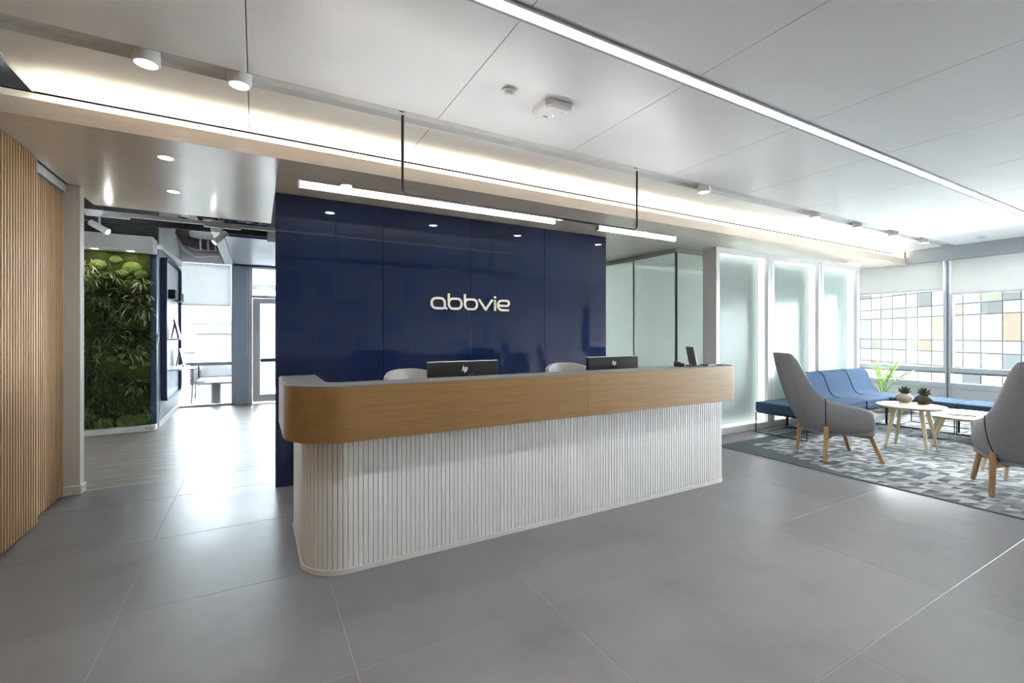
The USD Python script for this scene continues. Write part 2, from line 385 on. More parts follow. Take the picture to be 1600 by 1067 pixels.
cl = thing('cove_light', 'warm linear light hidden in the cove above the timber soffit', 'light', (0, 0, 0))
part(cl, 'diffuser', box(-1.1, 9.70, 3.585, 3.625, ZS + .050, ZS + .056), 'led_cove')
part(cl, 'channel', box(-1.1, 9.70, 3.578, 3.632, ZS + .0225, ZS + .049), 'alu_grey')

# ---- left wall: oak slats on two sliding panels, white end post
wl = struct('wall_left', 'left wall of vertical oak slats ending in an off-white post', 'wall')
part(wl, 'backing_panel', box(-1.345, -1.330, -1.2, 4.300, 0.012, 2.505), 'slat_back')
part(wl, 'backing_panel', box(-1.395, -1.380, 4.300, 4.962, 0.012, 2.44), 'slat_back')
part(wl, 'wall_core', box(-1.55, -1.42, -1.3, 4.962, 0, 3.0), 'white_paint')
y = 4.300 - 0.012
while y > -1.18:
    part(wl, 'slat', box(-1.330, -1.300, y - .010, y + .010, 0.012, 2.505, 0.002), 'slat_oak'); y -= 0.037
y = 4.945
while y > 4.32:
    part(wl, 'slat', box(-1.380, -1.350, y - .010, y + .010, 0.012, 2.44, 0.002), 'slat_oak'); y -= 0.037
part(wl, 'sliding_track', cat(box(-1.40, -1.335, 4.30, 4.962, 2.445, 2.462), box(-1.342, -1.335, 4.30, 4.962, 2.462, 2.510)), 'alu_grey', label='grey metal sliding track above the farther slat panel')
part(wl, 'end_post', box(-1.60, -1.25, 4.962, 5.06, 0, 2.53), 'offwhite_paint', label='off-white painted end post of the slatted wall')
part(wl, 'post_skirting', box(-1.40, -1.238, 4.950, 5.072, 0, 0.075, 0.004), 'offwhite_paint')
part(wl, 'rear_return', box(-1.75, -1.60, 4.962, 5.06, 0, 3.3), 'offwhite_paint')

# ---- blue feature wall: four glass panels on a core
wb = struct('wall_centre', 'glossy dark blue glass feature wall behind the reception counter', 'wall')
part(wb, 'wall_core', box(0.150, 3.780, YB + .012, 4.52, 0, ZS + .03), 'navy_paint')
for a, b2 in [(0.142, 1.051), (1.051, 1.957), (1.957, 2.876), (2.876, 3.786)]:
    part(wb, 'glass_panel', box(a + .0015, b2 - .0015, YB, YB + .012, 0.004, ZS - .002, .001), 'blue_glass')

# ---- rear wall behind the photographer (it shows mirrored in the blue glass)
wr = struct('wall_rear', 'warm panelled wall mirrored in the blue glass', 'wall')
part(wr, 'wall_face', box(-1.5, 10.1, -1.30, -1.0, 0, 2.9), 'warm_wall')
part(wr, 'dark_slot', box(7.61, 7.85, -1.0, -0.985, 0.83, 2.05), 'dark_grey')

# ---- passage on the left: ceiling void, upper walls, far windows
ws = struct('wall_passage', 'walls enclosing the passage on the left', 'wall')
part(ws, 'upper_dark_wall', box(-3.0, -1.19, 7.90, 8.02, 2.56, 3.6), 'dark_grey', label='dark grey upper wall above the moss')
part(ws, 'side_wall', box(-1.32, -1.20, 8.02, 9.95, 0, 2.50), 'blue_grey_paint', label='blue-grey side wall of the passage')
part(ws, 'upper_side_wall', box(-1.32, -1.19, 8.02, 10.0, 2.60, 3.6), 'white_paint')
part(ws, 'cornice', box(-1.32, -1.14, 7.98, 9.93, 2.50, 2.60, .01), 'rail_white', label='pale box cornice on top of the side wall')
part(ws, 'corner_post', box(-1.262, -1.196, 7.885, 8.02, 0.06, 2.405), 'navy_paint', label='navy corner post beside the moss')
part(ws, 'side_skirting', box(-1.20, -1.186, 8.02, 9.93, 0, 0.07), 'rail_white')
part(ws, 'far_left_wall', box(-3.1, -3.0, 5.0, 8.0, 0, 3.6), 'white_paint')
part(ws, 'cross_wall', box(-3.0, -1.75, 4.962, 5.06, 0, 3.6), 'white_paint')
part(ws, 'right_wall', box(0.72, 0.82, 4.52, 9.95, 0, 3.6), 'white_paint')
part(ws, 'passage_ceiling', box(-3.1, 2.2, 5.62, 10.0, 3.5, 3.6), 'grey_paint')
part(ws, 'staff_back_wall', box(0.82, 9.9, 6.95, 7.05, 0, 2.9), 'white_paint')
bd = struct('trim_2', 'pale boxed bulkhead with recessed spots over the moss wall', 'bulkhead')
part(bd, 'bulkhead', box(-3.0, -1.19, 7.60, 7.90, 2.405, 2.60, .006), 'rail_white')

# far window wall of the passage
w1 = struct('window_1', 'tall window with a half-drawn blind at the end of the passage', 'window')
YW = 9.95
part(w1, 'head_wall', box(-1.32, 0.82, YW, YW + .12, 2.60, 3.6), 'grey_paint')
part(w1, 'window_transom', box(-1.25, -0.395, YW, YW + .07, 0.74, 0.80, .004), 'window_frame')
part(w1, 'window_bottom_rail', box(-1.25, -0.395, YW, YW + .07, 0.0, 0.03), 'alu_frame')
part(w1, 'window_frame', box(-1.32, -1.25, YW, YW + .07, 0, 2.60), 'window_frame')
part(w1, 'pane', box(-1.25, -0.395, YW + .03, YW + .038, 0.03, 0.74), 'solar_glass')
part(w1, 'pane', box(-1.25, -0.395, YW + .03, YW + .038, 0.80, 2.60), 'solar_glass')
part(w1, 'roller_blind', box(-1.24, -0.40, YW - .025, YW - .022, 1.84, 2.585), 'passage_blind_cloth', label='white roller blind')
part(w1, 'blind_bottom_bar', box(-1.24, -0.40, YW - .032, YW - .014, 1.825, 1.845), 'alu_grey')
part(w1, 'column', box(-0.395, -0.116, YW - .05, YW + .2, 0, 2.66), 'steel_blue', label='blue-grey metal column between window and door')
part(w1, 'column_strip', box(-0.150, -0.140, YW - .056, YW - .05, 0.88, 2.5), 'alu_frame')
d1 = struct('door_1', 'grey metal framed glass terrace door with a push bar', 'door')
part(d1, 'door_frame', cat(box(-0.116, -0.062, YW, YW + .08, 0, 2.60), box(0.62, 0.72, YW, YW + .08, 0, 2.60), box(-0.062, 0.62, YW, YW + .08, 2.00, 2.05), box(-0.062, 0.62, YW, YW + .08, 2.56, 2.60)), 'alu_grey')
part(d1, 'door_leaf', cat(box(-0.058, 0.068, YW + .01, YW + .06, 0.02, 1.995), box(0.50, 0.616, YW + .01, YW + .06, 0.02, 1.995), box(0.068, 0.50, YW + .01, YW + .06, 0.02, 0.155), box(0.068, 0.50, YW + .01, YW + .06, 1.90, 1.995)), 'alu_grey')
part(d1, 'pane', box(0.068, 0.50, YW + .03, YW + .038, 0.155, 1.90), 'solar_glass')
part(d1, 'pane', box(-0.062, 0.62, YW + .03, YW + .038, 2.05, 2.56), 'solar_glass')
part(d1, 'push_bar', cat(box(0.075, 0.56, YW - .06, YW - .03, 0.785, 0.845, .006), box(0.08, 0.12, YW - .03, YW + .01, 0.79, 0.84), box(0.51, 0.55, YW - .03, YW + .01, 0.79, 0.84)), 'alu_dark', label='dark push bar across the door')
part(d1, 'transom_blind', box(-0.06, 0.62, YW - .02, YW - .017, 2.16, 2.25), 'passage_blind_cloth')

# ---- right window wall
w2 = struct('window_2', 'right-hand window wall with roller blinds and grey frames', 'window')
MUL = [-0.39, 1.31, 3.013, 4.72, 6.42]
part(w2, 'sill_panel', box(XW, XW + .12, -1.2, 7.0, 0, 0.42), 'panel_grey')
part(w2, 'sill_frame', box(XW - .012, XW + .1, -1.2, 7.0, 0.42, 0.515, .004), 'window_frame')
for a, b2 in zip([-1.2] + MUL, MUL + [7.0]):
    if b2 - a < .3: continue
    part(w2, 'inset_panel', box(XW - .004, XW, a + .09, b2 - .09, 0.04, 0.40), 'panel_grey')
    part(w2, 'pane', box(XW + .05, XW + .058, a + .055, b2 - .055, 0.52, 0.66), 'clear_glass')
    part(w2, 'pane', box(XW + .05, XW + .058, a + .055, b2 - .055, 0.76, 2.60), 'clear_glass')
    part(w2, 'window_transom', box(XW - .01, XW + .08, a + .03, b2 - .03, 0.665, 0.765, .004), 'window_frame')
    part(w2, 'transom_shadow_gap', box(XW - .014, XW - .008, a + .03, b2 - .03, 0.672, 0.690), 'alu_dark')
    zb = 1.97 if b2 < 3.1 else 2.06
    part(w2, 'roller_blind', box(XW - .055, XW - .052, a + .05, b2 - .05, zb, 2.60), 'blind_cloth', label='white roller blind')
    part(w2, 'blind_bottom_bar', box(XW - .064, XW - .044, a + .05, b2 - .05, zb - .022, zb + .004, .003), 'alu_grey')
    part(w2, 'window_side_frame', box(XW + .0, XW + .08, a + .03, a + .058, 0.76, 2.60), 'window_frame')
    part(w2, 'window_side_frame', box(XW + .0, XW + .08, b2 - .058, b2 - .03, 0.76, 2.60), 'window_frame')
for m_ in MUL:
    part(w2, 'mullion', box(XW - .02, XW + .12, m_ - .036, m_ + .036, 0.0, 2.62, .004), 'window_frame')
    part(w2, 'mullion_groove', box(XW - .024, XW - .018, m_ - .010, m_ + .010, 0.1, 2.60), 'alu_dark')
part(w2, 'window_head', box(XW, XW + .12, -1.2, 7.0, 2.60, 2.8), 'window_frame')

# ---- frosted glass partition of the meeting room
GX, GY = 5.142, 4.443
wg = struct('wall_glass', 'frosted glass partition with a dark corner joint', 'wall')
part(wg, 'pane', box(GX, GX + .012, 5.285, 6.93, 0.06, 2.455), 'frosted_wall')
part(wg, 'pane', box(GX, GX + .012, GY + .02, 5.265, 0.06, 2.455), 'frosted_wall')
for a, b2 in [(GX + .02, 6.30), (6.32, 7.60), (7.62, 8.85)]:
    part(wg, 'pane', box(a, b2, GY, GY + .012, 0.06, 2.455), 'frosted_wall')
part(wg, 'joint_strip', box(GX - .002, GX + .014, 5.262, 5.288, 0.06, 2.455), 'alu_frame')
part(wg, 'corner_joint', box(GX - .004, GX + .018, GY - .004, GY + .022, 0.06, 2.455), 'alu_dark', label='dark glass corner joint')
part(wg, 'top_rail', cat(box(GX - .015, GX + .03, GY - .015, 6.93, 2.455, 2.511), box(GX + .03, 8.85, GY - .015, GY + .03, 2.455, 2.511)), 'rail_white')
part(wg, 'base_rail', cat(box(GX - .015, GX + .03, GY - .015, 6.93, 0.0, 0.06), box(GX + .03, 8.85, GY - .015, GY + .03, 0.0, 0.06)), 'rail_white')

t = thing('meeting_room_light', 'white linear ceiling light blurred behind the frosted glass partition', 'light', (7.0, 5.7, ZS))
part(t, 'housing', box(-1.6, 1.6, -.07, .07, -.05, -.002), 'rail_white')
part(t, 'diffuser', box(-1.59, 1.59, -.06, .06, -.054, -.05), 'led_panel')

# three framed frosted panels standing in front, edge lit
XF = [5.128, 6.318, 7.618, 8.806]
names = ['leftmost frosted glass panel in a white frame lit along its edges, beside the counter', 'middle frosted glass panel in a white edge-lit frame behind the high-backed chair', 'rightmost frosted glass panel in a white edge-lit frame nearest the windows']
YFR, YG = 3.80, 3.955
for k in range(3):
    a, b2 = XF[k] + .004, XF[k + 1] - .004
    t = thing('framed_glass_panel', names[k], 'glass partition', (0, 0, 0), group=None)
    lw, rw = .072, .072
    part(t, 'frame_left', box(a, a + lw, YFR, YG + .05, 0, 2.43, .003), 'alu_frame')
    part(t, 'frame_right', box(b2 - rw, b2, YFR, YG + .05, 0, 2.43, .003), 'alu_frame')
    part(t, 'frame_top', box(a + lw, b2 - rw, YFR, YG + .05, 2.362, 2.43, .003), 'alu_frame')
    part(t, 'frame_bottom', box(a + lw, b2 - rw, YFR, YG + .05, 0, 0.085, .003), 'alu_frame')
    part(t, 'pane', box(a + lw, b2 - rw, YG, YG + .010, 0.085, 2.362), 'frosted_glass')
    e = .004
    part(t, 'light_strip', box(b2 - rw - e, b2 - rw, YFR + .055, YG - .01, 0.10, 2.35), 'led_panel')
    part(t, 'light_strip', box(a + lw + .02, b2 - rw - .02, YFR + .055, YG - .01, 2.362 - e, 2.362), 'led_panel')
    part(t, 'light_strip', box(a + lw + .02, b2 - rw - .02, YFR + .055, YG - .01, 0.085, 0.085 + e), 'led_panel')

# ================================================================== CEILING FITTINGS
t = thing('linear_ceiling_light', 'long white linear light recessed across the ceiling from top centre to the right edge', 'light')
part(t, 'diffuser', box(-1.0, 9.70, 1.712, 1.768, ZC + .012, ZC + .02), 'led_white')
for ya, yb in [(1.697, 1.7095), (1.7705, 1.783)]:
    part(t, 'edge_profile', box(-1.0, 9.70, ya, yb, ZC - .008, ZC + .04), 'panel_grey')
for ya, yb in [(1.7095, 1.711), (1.769, 1.7705)]:
    part(t, 'inner_liner', box(-1.0, 9.70, ya, yb, ZC - .0075, ZC + .021), 'alu_matt')
part(t, 'housing', box(-1.0, 9.70, 1.7095, 1.7705, ZC + .021, ZC + .04), 'alu_matt')

cans = [(-0.49, 'first white round spotlight from the left in the ceiling groove'), (-0.08, 'second white round spotlight from the left in the ceiling groove'),
        (3.80, 'small ceiling groove spotlight nearest the hanging counter lamp'), (5.78, 'small ceiling groove spotlight, second after the hanging counter lamp'),
        (6.79, 'small ceiling groove spotlight, third after the hanging counter lamp'), (7.79, 'small ceiling groove spotlight, fourth after the hanging counter lamp'), (8.80, 'small ceiling groove spotlight nearest the windows')]
for x, lab in cans:
    t = thing('ceiling_spotlight', lab, 'spotlight', (x, 2.95, ZC), group='spotlights in the ceiling groove')
    part(t, 'body', lathe([(0.058, 0.035), (0.060, 0.03), (0.060, -0.042), (0.057, -0.046), (0.050, -0.046), (0.049, -0.036)], 28), 'device_white', smooth=40)
    part(t, 'lens', lathe([(0.049, -0.036), (0.049, -0.040), (0.02, -0.0415), (0.001, -0.042)], 28), 'led_can')

# pendant over the counter
t = thing('pendant_light', 'black U-shaped rod pendant carrying two white linear tubes above the counter', 'pendant light', (0, 2.94, 0))
r, za, xa, xb = 0.0085, 2.214, 0.833, 2.904
c = 0.04
pts = [(xa, 0, ZC), (xa, 0, za + c)] + [(xa + c - c * math.cos(q), 0, za + c - c * math.sin(q)) for q in np.linspace(0.2, 1.5, 7)] + [(xa + c, 0, za), (1.4, 0, za), (2.2, 0, za), (xb - c, 0, za)] + [(xb - c + c * math.sin(q), 0, za + c - c * math.cos(q)) for q in np.linspace(0.1, 1.4, 7)] + [(xb, 0, za + c), (xb, 0, ZC)]
part(t, 'rod', tube(pts, r, 10), 'black_metal', smooth=60, label='black bent rod')
for x0, x1 in [(0.216, 2.03), (2.459, 3.377)]:
    half = [(0.021 * math.cos(a), za - .030 + 0.021 * math.sin(a)) for a in np.linspace(math.radians(118), math.radians(267), 16)]
    half2 = [(0.021 * math.cos(a), za - .030 + 0.021 * math.sin(a)) for a in np.linspace(math.radians(267), math.radians(478), 16)]
    part(t, 'tube_lamp', ext_x(Polygon([(p[0], p[1]) for p in half]), x0 + .006, x1 - .006), 'led_tube', label='white glowing tube')
    part(t, 'tube_spine', ext_x(Polygon([(p[0], p[1]) for p in half2]), x0 + .006, x1 - .006), 'black_metal')
    part(t, 'end_cap', box(x0, x0 + .006, -.021, .021, za - .051, za - .009), 'device_white' if x0 < 1 else 'black_metal')
    part(t, 'end_cap', box(x1 - .006, x1, -.021, .021, za - .051, za - .009), 'device_white')
for x in (xa, xb):
    part(t, 'ceiling_rose', lathe([(0.022, ZC + .034), (0.022, ZC + .03), (0.010, ZC + .028)], 16, at=(x, 0, 0)), 'black_metal')

# recessed downlights in the soffit
dl = [(-0.538, 3.875, 'round downlight above the passage, nearer one'), (-0.609, 4.761, 'round downlight above the passage, farther one'), (0.639, 3.89, 'round soffit downlight at the left end of the hanging lamp'),
      (1.709, 3.89, 'round soffit downlight above the wall lettering, second over the blue wall'), (2.779, 3.90, 'round soffit downlight over the right part of the blue wall'), (4.00, 3.95, 'round soffit downlight in front of the frosted corner')]
for x, y, lab in dl:
    t = thing('recessed_downlight', lab, 'downlight', (x, y, ZS), group='downlights in the timber soffit')
    part(t, 'rim', lathe([(0.050, 0.004), (0.050, -0.004), (0.047, -0.006), (0.041, -0.004), (0.040, 0.004)], 28), 'device_white', smooth=40)
    part(t, 'lens', lathe([(0.040, 0.001), (0.040, -0.001), (0.001, -0.0012)], 28), 'led_down')

t = thing('wireless_access_point', 'white square device with cut corners mounted on the ceiling', 'access point', (1.63, 2.38, ZC), rotz=-1.0)
def octa(h, cc): return Polygon([(-h + cc, -h), (h - cc, -h), (h, -h + cc), (h, h - cc), (h - cc, h), (-h + cc, h), (-h, h - cc), (-h, -h + cc)])
ap = []
for (h, cc, z) in [(0.100, .02, 0.0), (0.105, .025, -0.012), (0.102, .028, -0.036), (0.085, .024, -0.044)]:
    ap += [(x, y, z) for x, y in list(octa(h, cc).exterior.coords)[:-1]]
part(t, 'housing', trimesh.convex.convex_hull(np.array(ap)), 'device_white')
part(t, 'mark', ext(rrect(-0.045, -0.012, 0.035, 0.044, .003), -0.0452, -0.0438), 'device_dark', label='small dark mark on the device')
part(t, 'status_light', lathe([(0.003, -0.043), (0.003, -0.0450), (0.0005, -0.0452)], 12, at=(0.01, 0.01, 0)), 'led_can')
part(t, 'mark', ext(rrect(0.03, 0.05, -0.05, -0.044, .002), -0.0452, -0.0438), 'panel_grey')
t = thing('smoke_detector', 'small white round detector on the ceiling beside the square device', 'smoke detector', (1.29, 2.33, ZC))
part(t, 'base', lathe([(0.044, 0.004), (0.046, 0), (0.046, -0.008), (0.042, -0.013), (0.03, -0.014)], 28), 'device_white', smooth=40)
part(t, 'cap', lathe([(0.031, -0.013), (0.030, -0.026), (0.024, -0.031), (0.008, -0.033), (0.001, -0.033)], 28), 'device_white', smooth=40)
t = thing('ceiling_sensor', 'small dark ceiling sensor close to the window beam', 'sensor', (9.25, 2.45, ZC))
part(t, 'body', lathe([(0.05, 0.004), (0.05, -0.014), (0.03, -0.02), (0.001, -0.021)], 20), 'grey_paint', smooth=40)

# ================================================================== RECEPTION COUNTER
def u_outline(x0, x1, y0, y1, rl, rr):
    """front and both arms, open at the back; rounded front corners"""
    return [(x0, y1)] + arc(x0 + rl, y0 + rl, rl, 180, 270, 16) + arc(x1 - rr, y0 + rr, rr, 270, 360, 6) + [(x1, y1)]
def u_ring(x0, x1, y0, y1, rl, rr, w):
    outer = u_outline(x0, x1, y0, y1, rl, rr)
    inner = u_outline(x0 + w, x1 - w, y0 + w, y1, max(rl - w, 0.03), 0.02)
    return Polygon(outer + inner[::-1])
dk = thing('reception_counter', 'long white battened reception counter with a wide oak top band', 'reception counter')
BX0, BX1, BY0, BY1 = 0.222, 3.610, 2.602, 3.42
part(dk, 'counter_body', ext(u_ring(BX0 + .010, BX1 - .010, BY0 + .010, BY1, .212, .03, .10), 0.030, 0.735), 'batten_gap')
part(dk, 'plinth', ext(u_ring(BX0 - .004, BX1 + .004, BY0 - .004, BY1, .226, .036, .11), 0.0, 0.028), 'desk_white', label='thin white base strip')
ol = LineString(u_outline(BX0, BX1, BY0, BY1, .222, .036))
pitch = 0.0268
nb = int(ol.length / pitch)
for i in range(nb):
    s0, s1 = i * pitch + 0.0015, (i + 1) * pitch - 0.0015
    p0, p1 = ol.interpolate(s0), ol.interpolate(s1)
    d = np.array([p1.x - p0.x, p1.y - p0.y]); L = np.linalg.norm(d); d /= L
    nrm = np.array([-d[1], d[0]])          # inward
    q = [np.array([p0.x, p0.y]), np.array([p1.x, p1.y])]
    poly = Polygon([q[0] + d * .0015, q[1] - d * .0015, q[1] + nrm * .0015, q[1] + nrm * .012, q[0] + nrm * .012, q[0] + nrm * .0015])
    part(dk, 'batten', ext(poly, 0.028, 0.735), 'batten_white')
OX0, OX1, OY0, OY1 = 0.130, 3.667, 2.520, 3.34
ring = u_ring(OX0, OX1, OY0, OY1, .29, .035, .215).difference(sbox(3.0, OY0 + .215, 5, 9))
for x0, x1 in [(-1, 2.0262), (2.0278, 5)]:
    part(dk, 'oak_panel', ext(ring.intersection(sbox(x0, 0, x1, 9)), 0.733, 1.024), 'oak_band', smooth=20)
part(dk, 'counter_top', ext(u_ring(OX0 + .006, OX1 - .006, OY0 + .006, OY1, .284, .03, .212).difference(sbox(3.0, OY0 + .215, 5, 9)), 1.024, 1.030), 'counter_grey', label='grey counter top')
part(dk, 'work_surface', box(0.345, 3.452, 2.735, 3.40, 0.700, 0.728, .004), 'desk_white')
part(dk, 'modesty_panel', box(0.325, 3.50, 2.70, 2.72, 0.03, 0.70), 'desk_white')

# monitors seen from behind
def hp_emblem():
    """round two-letter emblem drawn with slanted strokes"""
    S = lambda pts, w=.0032: LineString(pts).buffer(w, cap_style=2, join_style=2)
    sh = 0.28
    k = lambda x, y: (x + y * sh, y)
    h = [S([k(-.016, -.013), k(-.016, .026)]), S([k(-.016, .008), k(-.006, .011), k(-.004, .007), k(-.004, -.013)])]
    p = [S([k(.006, -.026), k(.006, .011), k(.016, .011), k(.018, .007), k(.018, -.008), k(.015, -.012), k(.007, -.012)])]
    from shapely import union_all
    return union_all(h + p)
def monitor(x, y, rz, lab):
    t = thing('monitor', lab, 'computer monitor', (x, y, 0.728), rz)
    W, H, z0 = .54, .31, .075
    part(t, 'back_shell', box(-W / 2, W / 2, -.022, .010, z0, z0 + H, .006), 'monitor_black')
    part(t, 'screen', box(-W / 2 + .004, W / 2 - .004, .010, .016, z0 + .004, z0 + H - .004), 'screen_glass')
    part(t, 'top_edge', box(-W / 2, W / 2, -.019, .012, z0 + H - .001, z0 + H + .003), 'alu_frame')
    e = ext(hp_emblem(), 0, .0015); v = np.array(e.vertices)
    part(t, 'emblem', T(np.stack([v[:, 0], -.0222 - v[:, 2] + .0002, v[:, 1] + z0 + H - .055], 1), e.faces), 'logo_white', label='pale two-letter maker emblem')
    loop = rrect(.012, .056, z0 + H - .145, z0 + H - .088, .004).difference(rrect(.019, .049, z0 + H - .138, z0 + H - .095, .003))
    part(t, 'stand', cat(ext_y(loop, -.055, -.022), box(.016, .052, -.05, -.03, 0.006, z0 + H - .138)), 'chrome')
    part(t, 'foot', box(-.11, .13, -.12, .10, 0.0, .008, .003), 'alu_dark')
monitor(1.28, 2.98, 2.0, 'black computer monitor seen from behind at the left half of the counter')
monitor(2.66, 2.98, -2.0, 'black computer monitor seen from behind at the right half of the counter')
t = thing('tablet_stand', 'small dark tablet standing on the right end of the counter top', 'tablet', (3.29, 2.66, 1.030), 0)
part(t, 'screen_back', rot(rot(box(-.075, .075, -.006, .006, 0.012, .17, .004), -.2, (1, 0, 0)), math.radians(62)), 'device_dark')
part(t, 'base', box(-.05, .07, -.045, .045, 0, .010, .003), 'monitor_black')
t = thing('card_reader', 'flat dark card terminal lying on the counter top beside the tablet', 'card terminal', (3.46, 2.64, 1.030), 10)
part(t, 'body', box(-.08, .08, -.035, .035, 0, .014, .004), 'monitor_black')
part(t, 'keypad', box(-.02, .07, -.028, .028, .014, .016), 'device_dark')
t = thing('paper_pad', 'flat dark pad on the far right of the counter top', 'pad', (3.59, 2.63, 1.030), -4)
part(t, 'cover', box(-.055, .055, -.08, .08, 0, .006, .002), 'paper_dark')
t = thing('desk_phone', 'small black desk phone left of the tablet on the counter', 'phone', (3.14, 2.685, 1.030), -8)
part(t, 'body', box(-.035, .035, -.03, .03, 0, .028, .006), 'monitor_black')
part(t, 'handset', box(-.032, -.008, -.034, .034, .028, .040, .004), 'monitor_black')

def shell_strip(R, h0, h1, a0, a1, th, n=17, top=None):
    """upright curved shell of radius R; top(t) gives the crest height"""
    V, Fc = [], []
    for i, a in enumerate(np.linspace(a0, a1, n)):
        tt = i / (n - 1); zt = h1 if top is None else top(tt)
        for (rr, z) in ((R, h0), (R, zt), (R - th, zt), (R - th, h0)):
            V.append((rr * math.cos(a), rr * math.sin(a), z))
    for i in range(n - 1):
        for k in range(4):
            a, b2 = i * 4 + k, i * 4 + (k + 1) % 4
            Fc += [[a, b2, b2 + 4], [a, b2 + 4, a + 4]]
    Fc += [[0, 2, 1], [0, 3, 2]]; m = (n - 1) * 4; Fc += [[m, m + 1, m + 2], [m, m + 2, m + 3]]
    return T(V, Fc)
def office_chair(x, y, rz, lab):
    t = thing('office_chair', lab, 'office chair', (x, y, 0), rz)
    part(t, 'backrest', shell_strip(.30, .52, 1.03, math.radians(40), math.radians(140), .035, 21, lambda q: 1.03 - .05 * abs(2 * q - 1) ** 3), 'office_grey', smooth=50)
    part(t, 'seat', ext(rrect(-.24, .24, -.26, .22, .10), .43, .50), 'office_grey')
    part(t, 'back_post', tube([(0, .05, .42), (0, .22, .43), (0, .305, .50), (0, .31, .62)], .018, 8), 'charcoal', smooth=60)
    part(t, 'column', lathe([(.03, .09), (.03, .30), (.02, .31), (.02, .43)], 16), 'charcoal', smooth=40)
    for k in range(5):
        a = 2 * PI * k / 5 + .3
        part(t, 'base_arm', tube([(0, 0, .10), (.28 * math.cos(a), .28 * math.sin(a), .07)], [.025, .016], 8), 'charcoal')
        part(t, 'castor', rot(lathe([(.028, -.012), (.03, -.008), (.03, .008), (.028, .012)], 14), PI / 2, (1, 0, 0)).apply_translation((.28 * math.cos(a), .28 * math.sin(a), .03)), 'charcoal')
office_chair(1.10, 3.30, 14, 'grey office chair with its back showing left of the left-hand monitor')
office_chair(2.56, 3.34, -8, 'grey office chair with its back showing between the two monitors')

# lettering on the blue wall
def strokes(paths, w):
    from shapely import union_all
    return union_all([LineString(p).buffer(w / 2, cap_style=2, join_style=1) for p in paths])
def rr_path(x0, x1, y0, y1, r, start=0):
    return list(rrect(x0, x1, y0, y1, r, 7).exterior.coords)
sg = thing('wall_lettering', 'cream raised lettering centred on the glossy blue wall', 'sign', (0, YB, 0))
LW = 0.0235
zb_, zt_ = 1.566, 1.668
def bowl(x0, x1): return rr_path(x0, x1, zb_, zt_, .047)
letters = [
    [arc(1.664 - .047, zt_ - .047, .047, 0, 90, 7) + arc(1.525 + .047, zt_ - .047, .047, 90, 180, 7) + arc(1.525 + .047, zb_ + .047, .047, 180, 270, 7) + [(1.640, zb_)], [(1.664, zt_ - .047), (1.664, zb_ + .020)] + arc(1.664 + .020, zb_ + .020, .020, 180, 270, 6) + [(1.690, zb_)], [(1.630, zb_), (1.655, zb_ + .004), (1.664, zb_ + .02)]],
    [[(1.706, 1.720), (1.706, zb_ + .047)] + arc(1.706 + .047, zb_ + .047, .047, 180, 270, 7) + arc(1.846 - .047, zb_ + .047, .047, 270, 360, 7) + arc(1.846 - .047, zt_ - .047, .047, 0, 90, 7) + arc(1.706 + .047, zt_ - .047, .047, 90, 170, 7)],
    [[(1.883, 1.720), (1.883, zb_ + .047)] + arc(1.883 + .047, zb_ + .047, .047, 180, 270, 7) + arc(2.021 - .047, zb_ + .047, .047, 270, 360, 7) + arc(2.021 - .047, zt_ - .047, .047, 0, 90, 7) + arc(1.883 + .047, zt_ - .047, .047, 90, 170, 7)],
    [[(2.042, zt_ + .006), (2.122, zb_ - .002), (2.202, zt_ + .006)]],
    [[(2.233, zt_ + .006), (2.233, zb_ - .010)], [(2.233, 1.690), (2.233, 1.712)]],
    [[(2.404, zb_)] + arc(2.269 + .047, zb_ + .047, .047, 270, 180, 7) + arc(2.269 + .047, zt_ - .047, .047, 180, 90, 7) + arc(2.404 - .028, zt_ - .028, .028, 90, 0, 6) + arc(2.404 - .026, 1.614 + .026, .026, 0, -90, 6) + [(2.275, 1.614)]],
]
for nm, ps in zip(['letter'] * 6, letters):
    m_ = ext(strokes(ps, LW), 0, .014); v = np.array(m_.vertices)
    part(sg, nm, T(np.stack([v[:, 0], -v[:, 2] - .0005, v[:, 1]], 1), m_.faces[:, ::-1] if False else m_.faces), 'letter_cream')

# framed boxes on the rear wall, mirrored in the blue glass
frames = [([0.35, 0.82, 1.89, 2.59], 'tall'), ([1.0, 1.38, 2.02, 2.55], 'upright'), ([1.4, 2.05, 1.7, 2.08], 'wide'), ([2.72, 3.09, 1.92, 2.47], 'narrow upright'), ([2.23, 2.8, 1.28, 1.78], 'square'), ([3.35, 4.02, 1.5, 1.92], 'wide'), ([4.58, 4.88, 1.04, 1.62], 'narrow upright'), ([4.68, 5.09, 1.98, 2.35], 'small square'), ([1.02, 1.45, 1.06, 1.47], 'small square'), ([1.73, 2.04, 0.9, 1.32], 'small upright'), ([0.37, 0.82, 1.28, 1.67], 'small wide')]
where = ['mirrored at the far left of the blue wall, top', 'mirrored near the top left of the blue wall', 'mirrored left of the lettering, upper row', 'mirrored just left of the lettering', 'mirrored low left of the lettering', 'mirrored right under the lettering', 'mirrored below the right end of the lettering', 'mirrored behind the right end of the lettering', 'mirrored low on the left of the blue wall', 'mirrored lowest, left of the left monitor', 'mirrored at the far left of the blue wall, lower']
for (fr, sh), wh in zip(frames, where):
    x0, x1, z0, z1 = fr
    t = thing('wall_frame', '%s white framed box %s' % (sh, wh), 'picture frame', ((x0 + x1) / 2, -1.0, z0))
    w, h = (x1 - x0) / 2, z1 - z0
    part(t, 'frame', cat(box(-w, w, 0, .06, 0, .025), box(-w, w, 0, .06, h - .025, h), box(-w, -w + .025, 0, .06, .025, h - .025), box(w - .025, w, 0, .06, .025, h - .025)), 'art_frame')
    part(t, 'picture', box(-w + .025, w - .025, 0, .012, .025, h - .025), 'art_blue')
